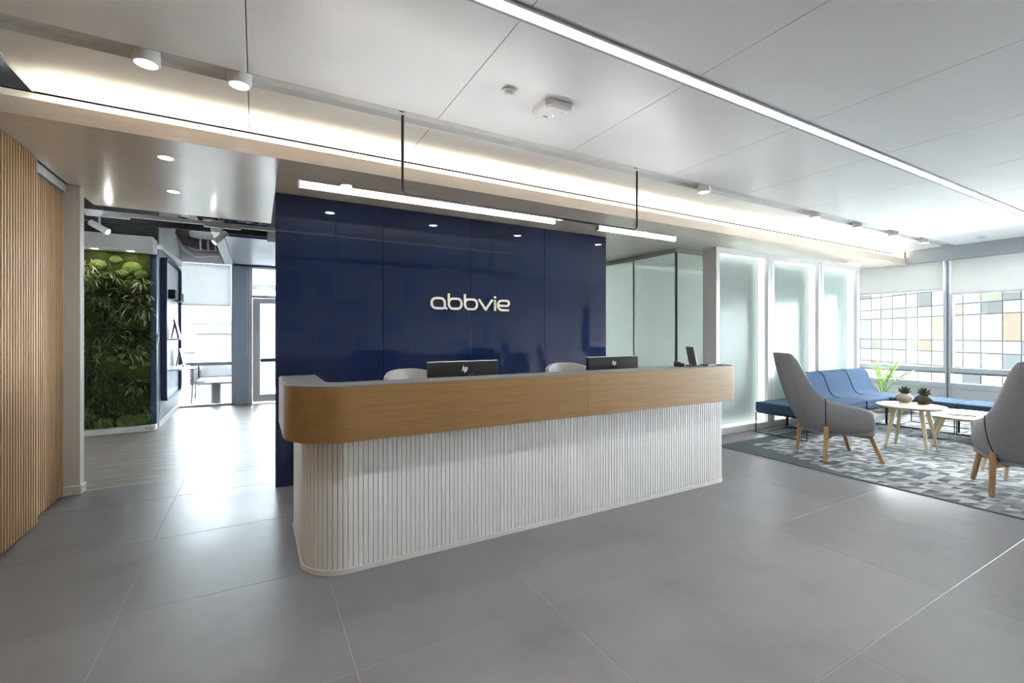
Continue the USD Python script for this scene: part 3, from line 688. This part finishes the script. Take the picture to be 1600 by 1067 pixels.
t = thing('wall_niche_shelf', 'long white framed shelf box mirrored under the lettering', 'shelf', (3.6, -1.0, 0.8))
part(t, 'frame', cat(box(-.7, .7, 0, .18, 0, .03), box(-.7, .7, 0, .18, .43, .46), box(-.7, -.67, 0, .18, .03, .43), box(.67, .7, 0, .18, .03, .43)), 'art_frame')
part(t, 'back_panel', box(-.67, .67, 0, .01, .03, .43), 'panel_grey')

# ================================================================== LOUNGE
from scipy.interpolate import PchipInterpolator
rg = struct('carpet', 'patterned rug with a triangle print and a plain blue-grey border', 'rug')
part(rg, 'printed_field', ext(Polygon([(4.72, .10), (9.60, .10), (9.60, 3.30), (5.12, 3.30), (4.74, 2.05)]), 0.0, 0.006), 'rug_print')
part(rg, 'border', ext(Polygon([(4.70, .10), (4.72, .10), (4.74, 2.05), (5.12, 3.30), (9.60, 3.30), (9.60, 3.47), (4.70, 3.47)]), 0.0, 0.006), 'rug_border', label='plain blue-grey rug border')

def lounge_chair(x, y, rz, lab):
    t = thing('lounge_chair', lab, 'armchair', (x, y, 0.006), rz, group=None)
    tk = [0, .12, .22, .30, .40, .52, .64, .78, .90, .97, 1.0]
    Tp = [(-.61, 0, 1.10), (-.61, .10, 1.10), (-.595, .165, 1.093), (-.55, .195, 1.03), (-.485, .225, .90), (-.40, .255, .745), (-.29, .285, .64), (-.10, .288, .588), (.09, .278, .548), (.172, .268, .505), (.197, .262, .44)]
    Bp = [(-.30, 0, .29), (-.30, .07, .288), (-.29, .12, .286), (-.275, .15, .284), (-.24, .178, .28), (-.18, .20, .278), (-.09, .212, .28), (.03, .222, .285), (.13, .236, .298), (.172, .246, .312), (.190, .25, .33)]
    fT = [PchipInterpolator(tk, [p[k] for p in Tp]) for k in range(3)]
    fB = [PchipInterpolator(tk, [p[k] for p in Bp]) for k in range(3)]
    NT, NS = 61, 11
    def surf(off):
        V = []
        for tt in np.linspace(-1, 1, NT):
            a, sg_ = abs(tt), (1 if tt >= 0 else -1)
            Tt = np.array([f(a) for f in fT]); Bt = np.array([f(a) for f in fB])
            n = np.array([-math.cos(a * 1.9), math.sin(a * 1.9), 0]) if a < .83 else np.array([0.0, 1, 0])
            C = Bt + (Tt - Bt) * .30 + n * (.10 if a < .5 else .10 - (a - .5) * .15)
            for s in np.linspace(0, 1, NS):
                p = (1 - s) ** 2 * Bt + 2 * s * (1 - s) * C + s * s * Tt
                p = p - n * off
                V.append((p[0], p[1] * sg_, p[2]))
        return V
    Vo, Vi = surf(0), surf(.032)
    Fc, N = [], NT * NS
    for i in range(NT - 1):
        for j in range(NS - 1):
            a, b2, c2, d2 = i * NS + j, i * NS + j + 1, (i + 1) * NS + j + 1, (i + 1) * NS + j
            Fc += [[a, b2, c2], [a, c2, d2], [N + a, N + c2, N + b2], [N + a, N + d2, N + c2]]
        for j in (0, NS - 1):
            a, d2 = i * NS + j, (i + 1) * NS + j
            Fc += [[a, d2, N + d2], [a, N + d2, N + a]]
    for i in (0, NT - 1):
        for j in range(NS - 1):
            a, b2 = i * NS + j, i * NS + j + 1
            Fc += [[a, b2, N + b2], [a, N + b2, N + a]]
    m = T(Vo + Vi, Fc); trimesh.repair.fix_normals(m)
    part(t, 'shell', m, 'felt_grey', smooth=60)
    for sg_ in (1, -1):                                   # seam between side and back
        pts = []
        for j in range(NS):
            q = (1 + sg_ * (.42 + .20 * j / (NS - 1))) / 2 * (NT - 1); i = int(q)
            pts.append((np.array(Vo[i * NS + j]) * (i + 1 - q) + np.array(Vo[(i + 1) * NS + j]) * (q - i)) * (1, 1.006, 1))
        part(t, 'seam', tube(pts, .0045, 6), 'felt_seam', smooth=60)
    part(t, 'seat_cushion', ext(Polygon([(.185, -.235), (.15, -.245), (.0, -.25), (-.18, -.235), (-.30, -.17), (-.35, 0), (-.30, .17), (-.18, .235), (.0, .25), (.15, .245), (.185, .235)]), .335, .43), 'felt_grey', smooth=40)
    base = [(p[0], p[1]) for p in Bp] + [(p[0], -p[1]) for p in Bp[::-1]]
    part(t, 'seat_base', ext(Polygon(base).buffer(.004), .268, .335), 'felt_grey', smooth=40)
    tops, feet = [(.165, .205), (.165, -.205), (-.262, -.222), (-.262, .222)], [(.285, .24), (.285, -.24), (-.285, -.24), (-.285, .24)]
    for (a, b2), (c2, d2) in zip(tops, feet):
        top = np.array([a, b2 * 1.02, .36 if a < 0 else .31]); ft = np.array([c2, d2, 0.004])
        part(t, 'leg', tube([ft, ft + (top - ft) * .08, ft + (top - ft) * .95, top], [.0165, .019, .0225, .018], 14), 'chair_wood', smooth=50)
        part(t, 'foot_pad', lathe([(.013, 0), (.013, .005)], 12, at=(c2, d2, 0)), 'charcoal')
    for sx in (1, -1):
        a = np.array([.175, .207 * sx, .255]); b2 = np.array([-.262, -.222 * sx, .275])
        d = (b2 - a)[:2]; d /= np.linalg.norm(d); n = np.array([-d[1], d[0]]) * .014
        z0, z1 = (.228, .266) if sx > 0 else (.236, .2675)
        poly = Polygon([a[:2] + n, b2[:2] + n, b2[:2] - n, a[:2] - n])
        part(t, 'cross_rail', ext(poly, z0, z1), 'chair_wood')
lounge_chair(5.409, 2.534, -31.6, 'grey high-backed lounge chair on wooden legs between the counter and the side table')
lounge_chair(5.46, 1.20, 26.0, 'grey high-backed lounge chair on wooden legs cut off by the right edge of the picture')

def side_table(x, y, rz, lab, R=.31, H=.50, foot=.262, name='side_table', n=4):
    t = thing(name, lab, 'table', (x, y, 0.006), rz)
    part(t, 'tabletop', lathe([(R - .055, H - .034), (R - .012, H - .016), (R, H - .008), (R - .002, H - .001), (R - .006, H)], 56), 'table_wood', smooth=25)
    for k in range(n):
        a = 2 * PI * (k + .5) / n
        top = np.array([foot * .62 * math.cos(a), foot * .62 * math.sin(a), H - .028]); ft = np.array([foot * math.cos(a), foot * math.sin(a), 0])
        part(t, 'leg', tube([ft, ft + (top - ft) * .03, ft + (top - ft) * .75, top], [.0105, .0125, .022, .022], 14), 'table_wood', smooth=50)
side_table(6.46, 2.285, 6, 'round wooden side table with four tapered legs carrying two small succulents')
side_table(6.04, 1.36, 40, 'wooden side table hidden behind the right-hand lounge chair, its legs showing under the seat', R=.25, foot=.24)
side_table(7.24, 2.07, 20, 'low round pale wooden coffee table with a dark tray in front of the window bench', R=.45, H=.365, foot=.40, name='coffee_table')
t = thing('tray', 'flat dark magazine lying on the low coffee table', 'magazine', (7.20, 2.10, .3715), 30)
part(t, 'cover', box(-.16, .16, -.11, .11, 0, .008, .002), 'paper_dark')
part(t, 'pages', box(-.155, .157, -.106, .106, .0081, .010), 'panel_grey')

def succulent(x, y, lab, pot_m, s=1.0, seed=1):
    r = random.Random(seed)
    t = thing('potted_succulent', lab, 'potted plant', (x, y, 0.5065))
    part(t, 'pot', lathe([(.040 * s, 0), (.052 * s, .006), (.075 * s, .035), (.082 * s, .055), (.078 * s, .072), (.052 * s, .095), (.046 * s, .105), (.040 * s, .103), (.040 * s, .095)], 28), pot_m, smooth=40)
    part(t, 'soil', lathe([(.0405 * s, .09), (.040 * s, .097), (.001, .099)], 20), 'soil')
    for k in range(34):
        ring = k % 3; el = [1.25, .85, .45][ring] + r.uniform(-.12, .12); a = k * 2.399 + r.uniform(-.2, .2); L = [.085, .09, .075][ring] * s
        d = np.array([math.cos(a) * math.cos(el), math.sin(a) * math.cos(el), math.sin(el)])
        p0 = np.array([0, 0, .098 * s]); p1 = p0 + d * L
        part(t, 'leaf', tube([p0, p0 + d * L * .4, p0 + d * L * .8 + (0, 0, .004), p1 + (0, 0, .008)], [.006, .0075, .004, .0006], 6), 'succulent', smooth=50)
succulent(6.655, 2.415, 'small spiky succulent in a beige round pot, left one on the side table', 'pot_beige', 1.0, 3)
succulent(6.655, 2.235, 'small spiky succulent in a dark brown round pot, right one on the side table', 'pot_dark', 1.0, 4)

# ---- modular sofa: two benches around a backrest
def seat_block(t, x0, x1, y0, y1):
    part(t, 'seat', box(x0 + .003, x1 - .003, y0 + .003, y1 - .003, .285, .412, .012), 'sofa_blue')
    part(t, 'seat_frame', box(x0 + .02, x1 - .02, y0 + .02, y1 - .02, .268, .286), 'black_metal')
def rod(*pts): return cat([tube([a, b2], .0065, 8) for a, b2 in zip(pts[:-1], pts[1:])])
def wire(t, x0, x1, y0, y1):
    a, b2, c2, d2 = (x0, y0), (x1, y0), (x1, y1), (x0, y1)
    part(t, 'floor_rail', rod(*[(p[0], p[1], .0135) for p in (a, b2, c2, d2, a)]), 'black_metal')
    for p in (a, b2, c2, d2):
        part(t, 'leg', tube([(p[0], p[1], .008), (p[0], p[1], .275)], .0065, 8), 'black_metal')
def post(t, x, y):
    part(t, 'post', tube([(x, y, .02), (x, y, .275)], .012, 10), 'black_metal')
    part(t, 'post_foot', lathe([(.06, .006), (.06, .012), (.02, .02)], 20, at=(x, y, 0)), 'black_metal')
sf = thing('sofa', 'blue modular sofa with a backless end and curved backrest before the frosted panels', 'sofa', (0, 0, 0))
SY0, SY1 = 3.02, 3.70
for a, b2 in [(5.78, 6.50), (6.50, 7.20), (7.20, 7.88)]:
    seat_block(sf, a, b2, SY0, SY1)
seat_block(sf, 7.88, 8.52, SY0, SY1)
prof = Polygon([(3.36, .405), (3.40, .414), (3.44, .432), (3.475, .475), (3.505, .55), (3.535, .64), (3.565, .71), (3.60, .752), (3.64, .768), (3.675, .762), (3.695, .735), (3.70, .68), (3.70, .405)])
for a, b2 in [(6.53, 7.20), (7.20, 7.88), (7.88, 8.50)]:
    part(sf, 'backrest', ext_x(prof, a + .002, b2 - .002), 'sofa_blue', smooth=50)
front = [(3.352, .414), (3.40, .417), (3.437, .435), (3.472, .478), (3.502, .552), (3.532, .642), (3.562, .713), (3.598, .755), (3.64, .771)]
for xs in (7.20, 7.88):
    part(sf, 'piping', tube([(xs, p[0], p[1]) for p in front], .0055, 6), 'sofa_seam', smooth=60)
    part(sf, 'piping', tube([(xs, SY0 - .002, .285), (xs, SY0 - .002, .405)], .005, 6), 'sofa_seam')
part(sf, 'piping', tube([(6.5, SY0 - .002, .345), (8.52, SY0 - .002, .345)], .004, 6), 'sofa_seam')
wire(sf, 5.79, 6.49, SY0 + .03, SY1 - .01)
wire(sf, 6.53, 7.86, SY0 + .03, SY1 - .01)
for x, y in [(6.51, 3.69), (7.96, 3.10)]: post(sf, x, y)
bn = thing('window_bench', 'backless blue upholstered bench running along the windows behind the coffee table', 'bench', (0, 0, 0))
for a, b2 in [(2.335, 3.01), (1.66, 2.335), (0.985, 1.66)]:
    seat_block(bn, 7.88, 8.52, a, b2)
    wire(bn, 7.91, 8.50, a + .01, b2 - .01)
for y in (2.335, 1.66): post(bn, 8.02, y)

# ---- palm behind the bench
def ribbon(p0, d, L, w, droop, segs=5, up=(0, 0, 1), twist=0.0):
    d = np.array(d, float); d /= np.linalg.norm(d); s = np.cross(d, up)
    if np.linalg.norm(s) < 1e-3: s = np.array([1.0, 0, 0])
    s /= np.linalg.norm(s); u2 = np.cross(s, d)
    s = s * math.cos(twist) + u2 * math.sin(twist)
    V, Fc = [], []
    for i in range(segs + 1):
        q = i / segs; wid = w * (math.sin(PI * min(1, .12 + q * .88)) ** .8) if i < segs else 0.0004
        c2 = np.array(p0) + d * L * q + np.array([0, 0, -1]) * droop * L * q * q
        V += [c2 + s * wid / 2, c2 - s * wid / 2]
    for i in range(segs):
        a = 2 * i; Fc += [[a, a + 1, a + 3], [a, a + 3, a + 2]]
    return V, Fc
def joinrib(rs):
    V, Fc = [], []
    for v, f in rs:
        n = len(V); V += v; Fc += [[i + n for i in q] for q in f]
    return T(V, Fc)
pm = thing('potted_palm', 'bright green young palm standing behind the sofa corner by the window', 'potted plant', (9.25, 3.66, 0))
part(pm, 'pot', lathe([(.11, 0), (.125, .01), (.15, .26), (.155, .27), (.145, .27), (.14, .24)], 28), 'pot_beige', smooth=40)
part(pm, 'soil', lathe([(.139, .235), (.138, .245), (.001, .25)], 20), 'soil')
pr = random.Random(5)
for k, (a, lean, L) in enumerate([(200, .42, .60), (20, .45, .64), (150, .75, .52), (330, .80, .50), (80, .3, .46), (250, .55, .42), (300, .35, .56)]):
    a = math.radians(a - 30); dirh = np.array([math.cos(a), math.sin(a)])
    pts = []
    for q in np.linspace(0, 1, 8):
        hr = .02 + lean * L * (q ** 1.6) * .9; zz = .24 + L * (q - .18 * lean * q ** 3) * 1.05
        pts.append((dirh[0] * hr, dirh[1] * hr, zz))
    part(pm, 'stem', tube(pts, np.linspace(.010, .0035, 8), 7), 'palm_stem', smooth=60)
    rs = []
    for i in range(18):
        q = .45 + .55 * i / 17; j = q * 7; i0 = min(int(j), 6); fr = j - i0
        p0 = np.array(pts[i0]) * (1 - fr) + np.array(pts[i0 + 1]) * fr
        tan = np.array(pts[i0 + 1]) - np.array(pts[i0]); tan /= np.linalg.norm(tan)
        side = np.cross(tan, (0, 0, 1)); side /= np.linalg.norm(side)
        for sgn in (1, -1):
            rs.append(ribbon(p0, tan * .75 + side * sgn * .8 + np.array([0, 0, pr.uniform(-.1, .25)]), .17 + pr.uniform(-.03, .04), .017, .35))
    part(pm, 'frond', joinrib(rs), 'palm_green')

# ================================================================== PASSAGE
mw = thing('moss_wall', 'green living wall of moss and ferns in the passage', 'green wall', (0, 0, 0))
part(mw, 'moss_panel', box(-2.60, -1.262, 7.86, 7.93, .07, 2.405), 'moss')
part(mw, 'planter_ledge', box(-2.70, -1.19, 7.74, 7.93, 0.0, .075, .006), 'rail_white', label='white ledge at the foot of the moss')
mr = random.Random(11)
# cushions of brighter moss
for (x, z, r) in [(-1.80, 2.22, .09), (-1.62, 2.30, .07), (-1.45, 2.20, .11), (-1.36, 2.12, .08), (-1.55, 2.12, .07), (-1.70, 2.08, .06), (-1.42, 1.62, .09), (-1.50, 1.45, .12), (-1.38, 1.42, .09), (-1.62, 1.52, .06), (-1.56, 1.02, .05), (-1.46, 1.08, .055), (-1.40, .98, .06), (-1.34, 1.06, .05), (-1.52, .93, .045), (-1.66, .98, .06), (-1.44, .86, .05), (-1.30, .90, .05), (-1.5, .14, .12), (-1.36, .16, .10), (-1.75, .13, .10), (-1.9, 1.9, .08), (-2.1, 1.3, .12), (-2.2, .8, .1)]:
    s = trimesh.creation.icosphere(2, 1.0); v = np.array(s.vertices)
    v = v * (1 + .25 * (meshkit.fbm(v * 3 + (x * 9, 0, z * 9), 3) - .5)[:, None]) * (r, .035, r * .75) + (x, 7.855, z)
    part(mw, 'moss_cushion', T(v, s.faces), 'moss_bright', smooth=True)
def spray(x, z, n, L, w, m, down=.5, spread=1.0):
    rs = []
    for i in range(n):
        a = mr.uniform(0, 2 * PI)
        d = np.array([math.cos(a) * spread, -mr.uniform(.35, 1.0), math.sin(a) * .7 * spread - down * .35])
        p0 = np.array([x + mr.uniform(-.05, .05), 7.85, z + mr.uniform(-.05, .05)])
        # short twig first, then the blade
        p1 = p0 + d / np.linalg.norm(d) * mr.uniform(.02, .09)
        rs.append(ribbon(p1, d + np.array([mr.uniform(-.4, .4), 0, mr.uniform(-.5, .2)]), L * mr.uniform(.7, 1.2), w * mr.uniform(.8, 1.2), mr.uniform(.2, .7) * down * 1.4, 4, twist=mr.uniform(-.6, .6)))
    part(mw, 'leaf_spray', joinrib(rs), m)
def band(n, x0, x1, z0, z1, cnt, L, w, m, **k):
    for i in range(n): spray(mr.uniform(x0, x1), mr.uniform(z0, z1), cnt, L, w, m, **k)
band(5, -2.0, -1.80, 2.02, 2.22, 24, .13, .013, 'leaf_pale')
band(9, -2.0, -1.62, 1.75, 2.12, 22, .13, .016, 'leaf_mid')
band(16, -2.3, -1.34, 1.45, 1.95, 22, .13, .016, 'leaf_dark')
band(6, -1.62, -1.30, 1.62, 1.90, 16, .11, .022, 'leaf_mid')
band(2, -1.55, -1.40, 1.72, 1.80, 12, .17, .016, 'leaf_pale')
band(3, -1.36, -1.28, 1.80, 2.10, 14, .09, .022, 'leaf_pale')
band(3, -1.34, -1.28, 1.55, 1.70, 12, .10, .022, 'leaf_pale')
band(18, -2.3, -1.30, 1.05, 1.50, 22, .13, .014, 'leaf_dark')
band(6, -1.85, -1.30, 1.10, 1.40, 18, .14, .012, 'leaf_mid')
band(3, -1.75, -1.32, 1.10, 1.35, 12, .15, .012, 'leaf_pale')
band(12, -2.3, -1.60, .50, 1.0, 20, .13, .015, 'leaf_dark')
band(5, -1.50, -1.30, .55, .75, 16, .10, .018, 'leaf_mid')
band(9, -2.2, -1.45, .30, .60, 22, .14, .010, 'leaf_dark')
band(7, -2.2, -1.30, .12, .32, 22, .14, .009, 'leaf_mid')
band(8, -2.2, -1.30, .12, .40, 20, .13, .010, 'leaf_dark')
for x, lab in [(-1.80, 'small recessed spot over the left part of the moss wall'), (-1.44, 'small recessed spot over the right part of the moss wall')]:
    t = thing('recessed_spot', lab, 'downlight', (x, 7.70, 2.405))
    part(t, 'rim', lathe([(0.048, 0.004), (0.048, -0.004), (0.038, -0.004), (0.038, 0.004)], 20), 'device_white')
    part(t, 'lens', lathe([(0.038, 0.001), (0.038, -0.001), (0.001, -0.0012)], 20), 'led_moss')

# display board on the side wall
db = thing('display_board', 'tall rounded lilac-grey display board framed in navy on the passage side wall', 'display board', (-1.20, 0, 0))
def on_side(poly, x0, x1):         # polygon in (y, z) -> slab along x
    return ext_x(poly, x0, x1)
part(db, 'frame', on_side(rrect(8.20, 9.72, .33, 2.43, .12).difference(rrect(8.235, 9.685, .365, 2.395, .10)), 0, .075), 'navy_paint')
part(db, 'board', on_side(rrect(8.235, 9.685, .365, 2.395, .10), 0, .035), 'lilac_grey')
part(db, 'cable', tube([(.0, 8.16, .09), (.0, 8.16, 1.2)], .004, 6), 'rail_white')
for z in (1.22, .76):
    part(db, 'shelf', box(.035, .20, 8.45, 9.60, z, z + .02), 'alu_frame')
    part(db, 'shelf_rail', tube([(.20, 8.45, z + .075), (.20, 9.60, z + .075)], .006, 8), 'alu_frame')
for y, lab in [(8.75, 'dark box sign high on the display board, nearer one'), (9.35, 'dark box sign high on the display board, farther one')]:
    t = thing('wall_box', lab, 'box', (-1.165, y, 1.85))
    part(t, 'body', box(0, .09, -.16, .16, 0, .14, .006), 'charcoal')
def easel(y, z, lab):
    t = thing('award_stand', lab, 'award', (-1.08, y, z))
    part(t, 'plaque', mv(rot(box(-.010, .010, -.12, .12, .006, .30, .004), -.20, (0, 1, 0)), .045, 0, 0), 'charcoal')
    part(t, 'prop', mv(rot(box(-.006, .006, -.06, .06, .004, .27), .16, (0, 1, 0)), -.055, 0, 0), 'device_dark')
easel(8.72, 1.24, 'dark propped plaque on the upper shelf of the display board')
easel(9.20, .78, 'dark propped plaque on the lower shelf of the display board')
t = thing('light_switch', 'small white switch plate on the corner of the side wall', 'switch', (-1.196, 7.97, 1.22))
part(t, 'plate', box(0, .008, -.04, .04, 0, .12, .003), 'device_white'); part(t, 'rocker', box(.008, .012, -.02, .02, .03, .09), 'panel_grey')
t = thing('wall_socket', 'small white socket low on the passage side wall', 'socket', (-1.20, 8.14, .20))
part(t, 'plate', box(0, .008, -.045, .045, 0, .12, .003), 'device_white'); part(t, 'insert', box(.008, .011, -.025, .025, .03, .09), 'panel_grey')

# track with spots under the passage ceiling
tr = thing('lighting_track', 'long white lighting track crossing the passage', 'lighting track', (0, 6.0, 0))
part(tr, 'rail', box(-2.2, .70, -.02, .02, 2.505, 2.545), 'rail_white')
part(tr, 'track_adapter', box(-1.47, -1.13, -.024, .024, 2.485, 2.508), 'rail_white')
part(tr, 'track_adapter', box(-.50, -.15, -.024, .024, 2.485, 2.508), 'rail_white')
for x in (-1.9, -.7, .5): part(tr, 'hanger', tube([(x, 0, 2.54), (x, 0, 3.5)], .004, 6), 'alu_grey')
def track_spot(x, ang, lab, y=6.0, z=2.485, s=1.0):
    t = thing('track_spotlight', lab, 'spotlight', (x, y, z))
    part(t, 'stem', tube([(0, 0, 0), (0, 0, -.09 * s)], .009 * s, 8), 'device_white')
    ca, sa = math.cos(ang), math.sin(ang); c2 = np.array([0, -.01, -.11 * s]); d = np.array([ca, -.25, sa]); d /= np.linalg.norm(d)
    part(t, 'body', tube([c2 - d * .09 * s, c2 - d * .088 * s, c2 + d * .085 * s, c2 + d * .087 * s], [.028 * s, .031 * s, .031 * s, .028 * s], 20), 'device_white', smooth=40)
    part(t, 'lens', tube([c2 + d * .0865 * s, c2 + d * .089 * s], .026 * s, 20), 'led_spot')
track_spot(-1.365, -.55, 'white tilted track spotlight at the left of the passage')
track_spot(-.345, -2.3, 'white tilted track spotlight at the right of the passage')

# services in the open ceiling
pp = thing('black_pipe', 'long black pipe running across the passage under the ceiling', 'pipe', (0, 7.0, 0))
part(pp, 'pipe', tube([(-2.5, 0, 2.66), (.66, 0, 2.66)], .045, 16), 'charcoal', smooth=60)
for x in (-2.2, -.42, .5): part(pp, 'bracket', cat(box(x - .02, x + .02, -.05, .05, 2.71, 2.74), box(x - .006, x + .006, -.006, .006, 2.74, 3.495)), 'rail_white')
du = thing('air_duct', 'silver and black air duct with a bend in the ceiling void of the passage', 'duct', (0, 8.7, -.15))
part(du, 'duct', tube([(-.95, -.2, 3.2), (-1.0, -.05, 3.02), (-.95, .02, 2.92), (-.82, .02, 2.89), (-.68, 0, 2.88), (-.53, 0, 2.88)], .085, 18), 'duct_black', smooth=60)
part(du, 'flexible_hose', tube([(-1.05, .15, 3.0), (-1.0, .2, 2.82), (-.86, .2, 2.74), (-.7, .2, 2.76), (-.6, .2, 2.77), (-.53, .2, 2.775)], .05, 14), 'duct_silver', smooth=60)
for x in (-.76, -.66, -.56): part(du, 'clamp', rot(lathe([(.088, -.012), (.092, -.01), (.092, .01), (.088, .012)], 18), PI / 2, (0, 1, 0)).apply_translation((x, 0, 2.882)), 'duct_silver')
fc = thing('fan_coil_unit', 'silver fan coil unit with black fittings hung in the ceiling void', 'air handler', (-.42, 7.7, 2.80))
part(fc, 'casing', box(-.35, .9, -.3, .3, .05, .30, .01), 'duct_silver')
part(fc, 'outlet', box(-.25, .7, -.34, -.30, .08, .27), 'duct_black')
for x in (-.25, -.05, .15, .4): part(fc, 'fitting', tube([(x, -.33, .12), (x + .02, -.42, .05), (x + .05, -.40, -.04)], .028, 10), 'duct_black', smooth=60)
for x in (-.3, .8): part(fc, 'hanger', tube([(x, 0, .3), (x, 0, .70)], .006, 6), 'alu_grey')
cbm = thing('ceiling_beam', 'pale sloping beam edge beside the hanging acoustic panel', 'beam', (0, 0, 0))
part(cbm, 'beam', box(-.50, -.37, 6.9, 9.93, 2.605, 2.76, .008), 'rail_white')
ac = thing('acoustic_panel', 'pale blue-grey acoustic ceiling panel with a navy edge in the passage', 'ceiling panel', (0, 0, 0))
part(ac, 'panel', box(-.36, .71, 7.1, 9.80, 2.605, 2.63), 'lilac_grey')
part(ac, 'navy_edge', box(-.36, .71, 7.07, 7.10, 2.60, 2.80), 'navy_paint')
part(ac, 'navy_edge', box(-.36, .71, 9.80, 9.85, 2.57, 2.66), 'navy_paint')

# terrace seen through the far window
te = struct('floor_terrace', 'pale terrace floor and parapet outside the passage window', 'terrace')
part(te, 'terrace_floor', box(-5, 5, 10.08, 13.6, -.06, -.004), 'terrace')
part(te, 'parapet', box(-5, 5, 13.4, 13.6, -.004, .42), 'terrace')
ch = thing('terrace_armchair', 'grey rope armchair with white cushions on the terrace', 'armchair', (-.66, 10.75, -.004), 0)
part(ch, 'seat_cushion', box(-.34, .34, -.26, .32, .34, .45, .03), 'outdoor_cushion')
part(ch, 'back_cushion', rot(box(-.33, .33, .22, .36, .42, .80, .04), -.12, (1, 0, 0), (0, .3, .42)), 'outdoor_cushion')
for s in (-1, 1):
    for k in range(7):
        z = .36 + k * .045
        part(ch, 'rope', box(s * .36, s * .43, -.30, .36, z, z + .036, .01), 'rope_grey')
    part(ch, 'leg_loop', tube([(s * .395, -.24, .36), (s * .40, -.28, .01), (s * .40, -.1, .012), (s * .40, .30, .012), (s * .395, .30, .36)], .012, 8), 'outdoor_grey', smooth=40)
part(ch, 'back_frame', box(-.36, .36, .33, .37, .36, .70, .01), 'rope_grey')
tt_ = thing('terrace_table', 'small white table with one thick slab leg in front of the terrace armchair', 'table', (-.58, 10.22, -.004))
part(tt_, 'tabletop', box(-.25, .27, -.10, .16, .40, .422, .008), 'outdoor_cushion')
part(tt_, 'slab_leg', ext(rrect(-.16, .0, -.06, .06, .05), 0, .40), 'outdoor_grey', smooth=40)
part(tt_, 'thin_leg', tube([(.22, .02, 0), (.22, .02, .40)], .012, 8), 'outdoor_grey')

# ================================================================== OUTSIDE
og = struct('ground', 'pale hazy ground far below', 'ground')
part(og, 'ground_plane', box(-400, 400, -400, 400, -16.2, -16), 'city_ground')
# glazed building across the street, seen through the right windows
P0, ev = np.array([45.0, 15.15]), np.array([.549, .836]); nv = np.array([.836, -.549])   # nv points away from us
fa = thing('glazed_building', 'pale glass-panelled building across the street beyond the right windows', 'building', (P0[0], P0[1], 0), math.degrees(math.atan2(ev[1], ev[0])))
part(fa, 'core', box(-16, 16, -4, -.12, -16, 15), 'facade_joint')
zs = [-3.4, -2.3, -1.02, .06, .9, 2.68, 3.48, 4.56, 6.3, 7.1, 8.2]
xs = [-15]
k = 0
while xs[-1] < 14.5:
    xs.append(xs[-1] + (1.15, 1.45, 1.3)[k % 3]); k += 1
fr_ = random.Random(21)
for i in range(len(xs) - 1):
    for j in range(len(zs) - 1):
        lo = .5 if zs[j] > 3 else .2
        c2 = fr_.choices('abcdefgh', [5, 3, 2, 1.2 if zs[j] < 1 else .5, 1.0 if zs[j] < .5 else .2, 2, .8, 6])[0]
        d = fr_.uniform(0, .03)
        part(fa, 'facade_pane', box(xs[i] + .035, xs[i + 1] - .035, -.12 + d, -.06 + d, zs[j] + .03, zs[j + 1] - .03), 'facade_pane_' + c2)
part(fa, 'upper_wall', box(-16, 16, -.12, -.02, 8.25, 15), 'facade_pane_a')
part(fa, 'lower_wall', box(-16, 16, -.12, -.02, -16, -3.45), 'facade_pane_b')
# distant city beyond the terrace
cr = random.Random(4)
blds = [(-48, 130, 16, 13, 2.0), (-32, 160, 14, 15, 6.0), (-17, 120, 11, 12, -2.5), (-8, 190, 22, 14, 5), (-5, 95, 8, 10, 1.5), (2, 78, 7, 9, 12.0), (10, 110, 14, 12, 8), (-25, 90, 9, 9, -6), (-14, 75, 8, 8, -7.5), (14, 70, 9, 8, 4)]
desc = ['far left', 'left, farther back', 'low block left of centre', 'long block at the back', 'narrow block right of centre', 'tall tower beside the column', 'broad block behind the door', 'low block in front on the left', 'lowest block in front', 'block at the right behind the door']
for (x, y, w, d, h), ds in zip(blds, desc):
    t = thing('city_building', 'pale overexposed city building outside the passage window, ' + ds, 'building', (x, y, -16))
    H = h + 16
    part(t, 'wall', box(-w / 2, w / 2, 0, d, 0, H), 'city_wall')
    part(t, 'roof', box(-w / 2 - .3, w / 2 + .3, -.3, d + .3, H, H + .6), 'city_slab')
    nf, nc = max(2, int(min(H, 22) / 3)), max(3, int(w / 2.6))
    for a in range(nf):
        for b2 in range(nc):
            xx = -w / 2 + (b2 + .5) * w / nc
            part(t, 'window', box(xx - .55, xx + .55, -.06, .02, H - 2.6 - a * 3, H - 1.0 - a * 3), 'city_window')
for k, (x, y, r) in enumerate([(-12, 50, 2.4), (-7.5, 48, 2.0), (-3.5, 52, 2.6), (-18, 60, 3), (2.5, 46, 2.2)]):
    t = thing('city_tree', 'distant pale green tree crown below the terrace, number of its row counted from left: ' + ['second', 'third', 'fourth', 'first', 'fifth'][k], 'tree', (x, y, -16))
    s = trimesh.creation.icosphere(3, 1.0); v = np.array(s.vertices); v = v * (.75 + .5 * meshkit.fbm(v * 2.5 + k * 7, 4)[:, None]) * (r, r, r * 1.1) + (0, 0, 9.5)
    part(t, 'crown', T(v, s.faces), 'city_tree', smooth=True)
    part(t, 'trunk', tube([(0, 0, 0), (0, 0, 9)], .25, 8), 'slat_back')
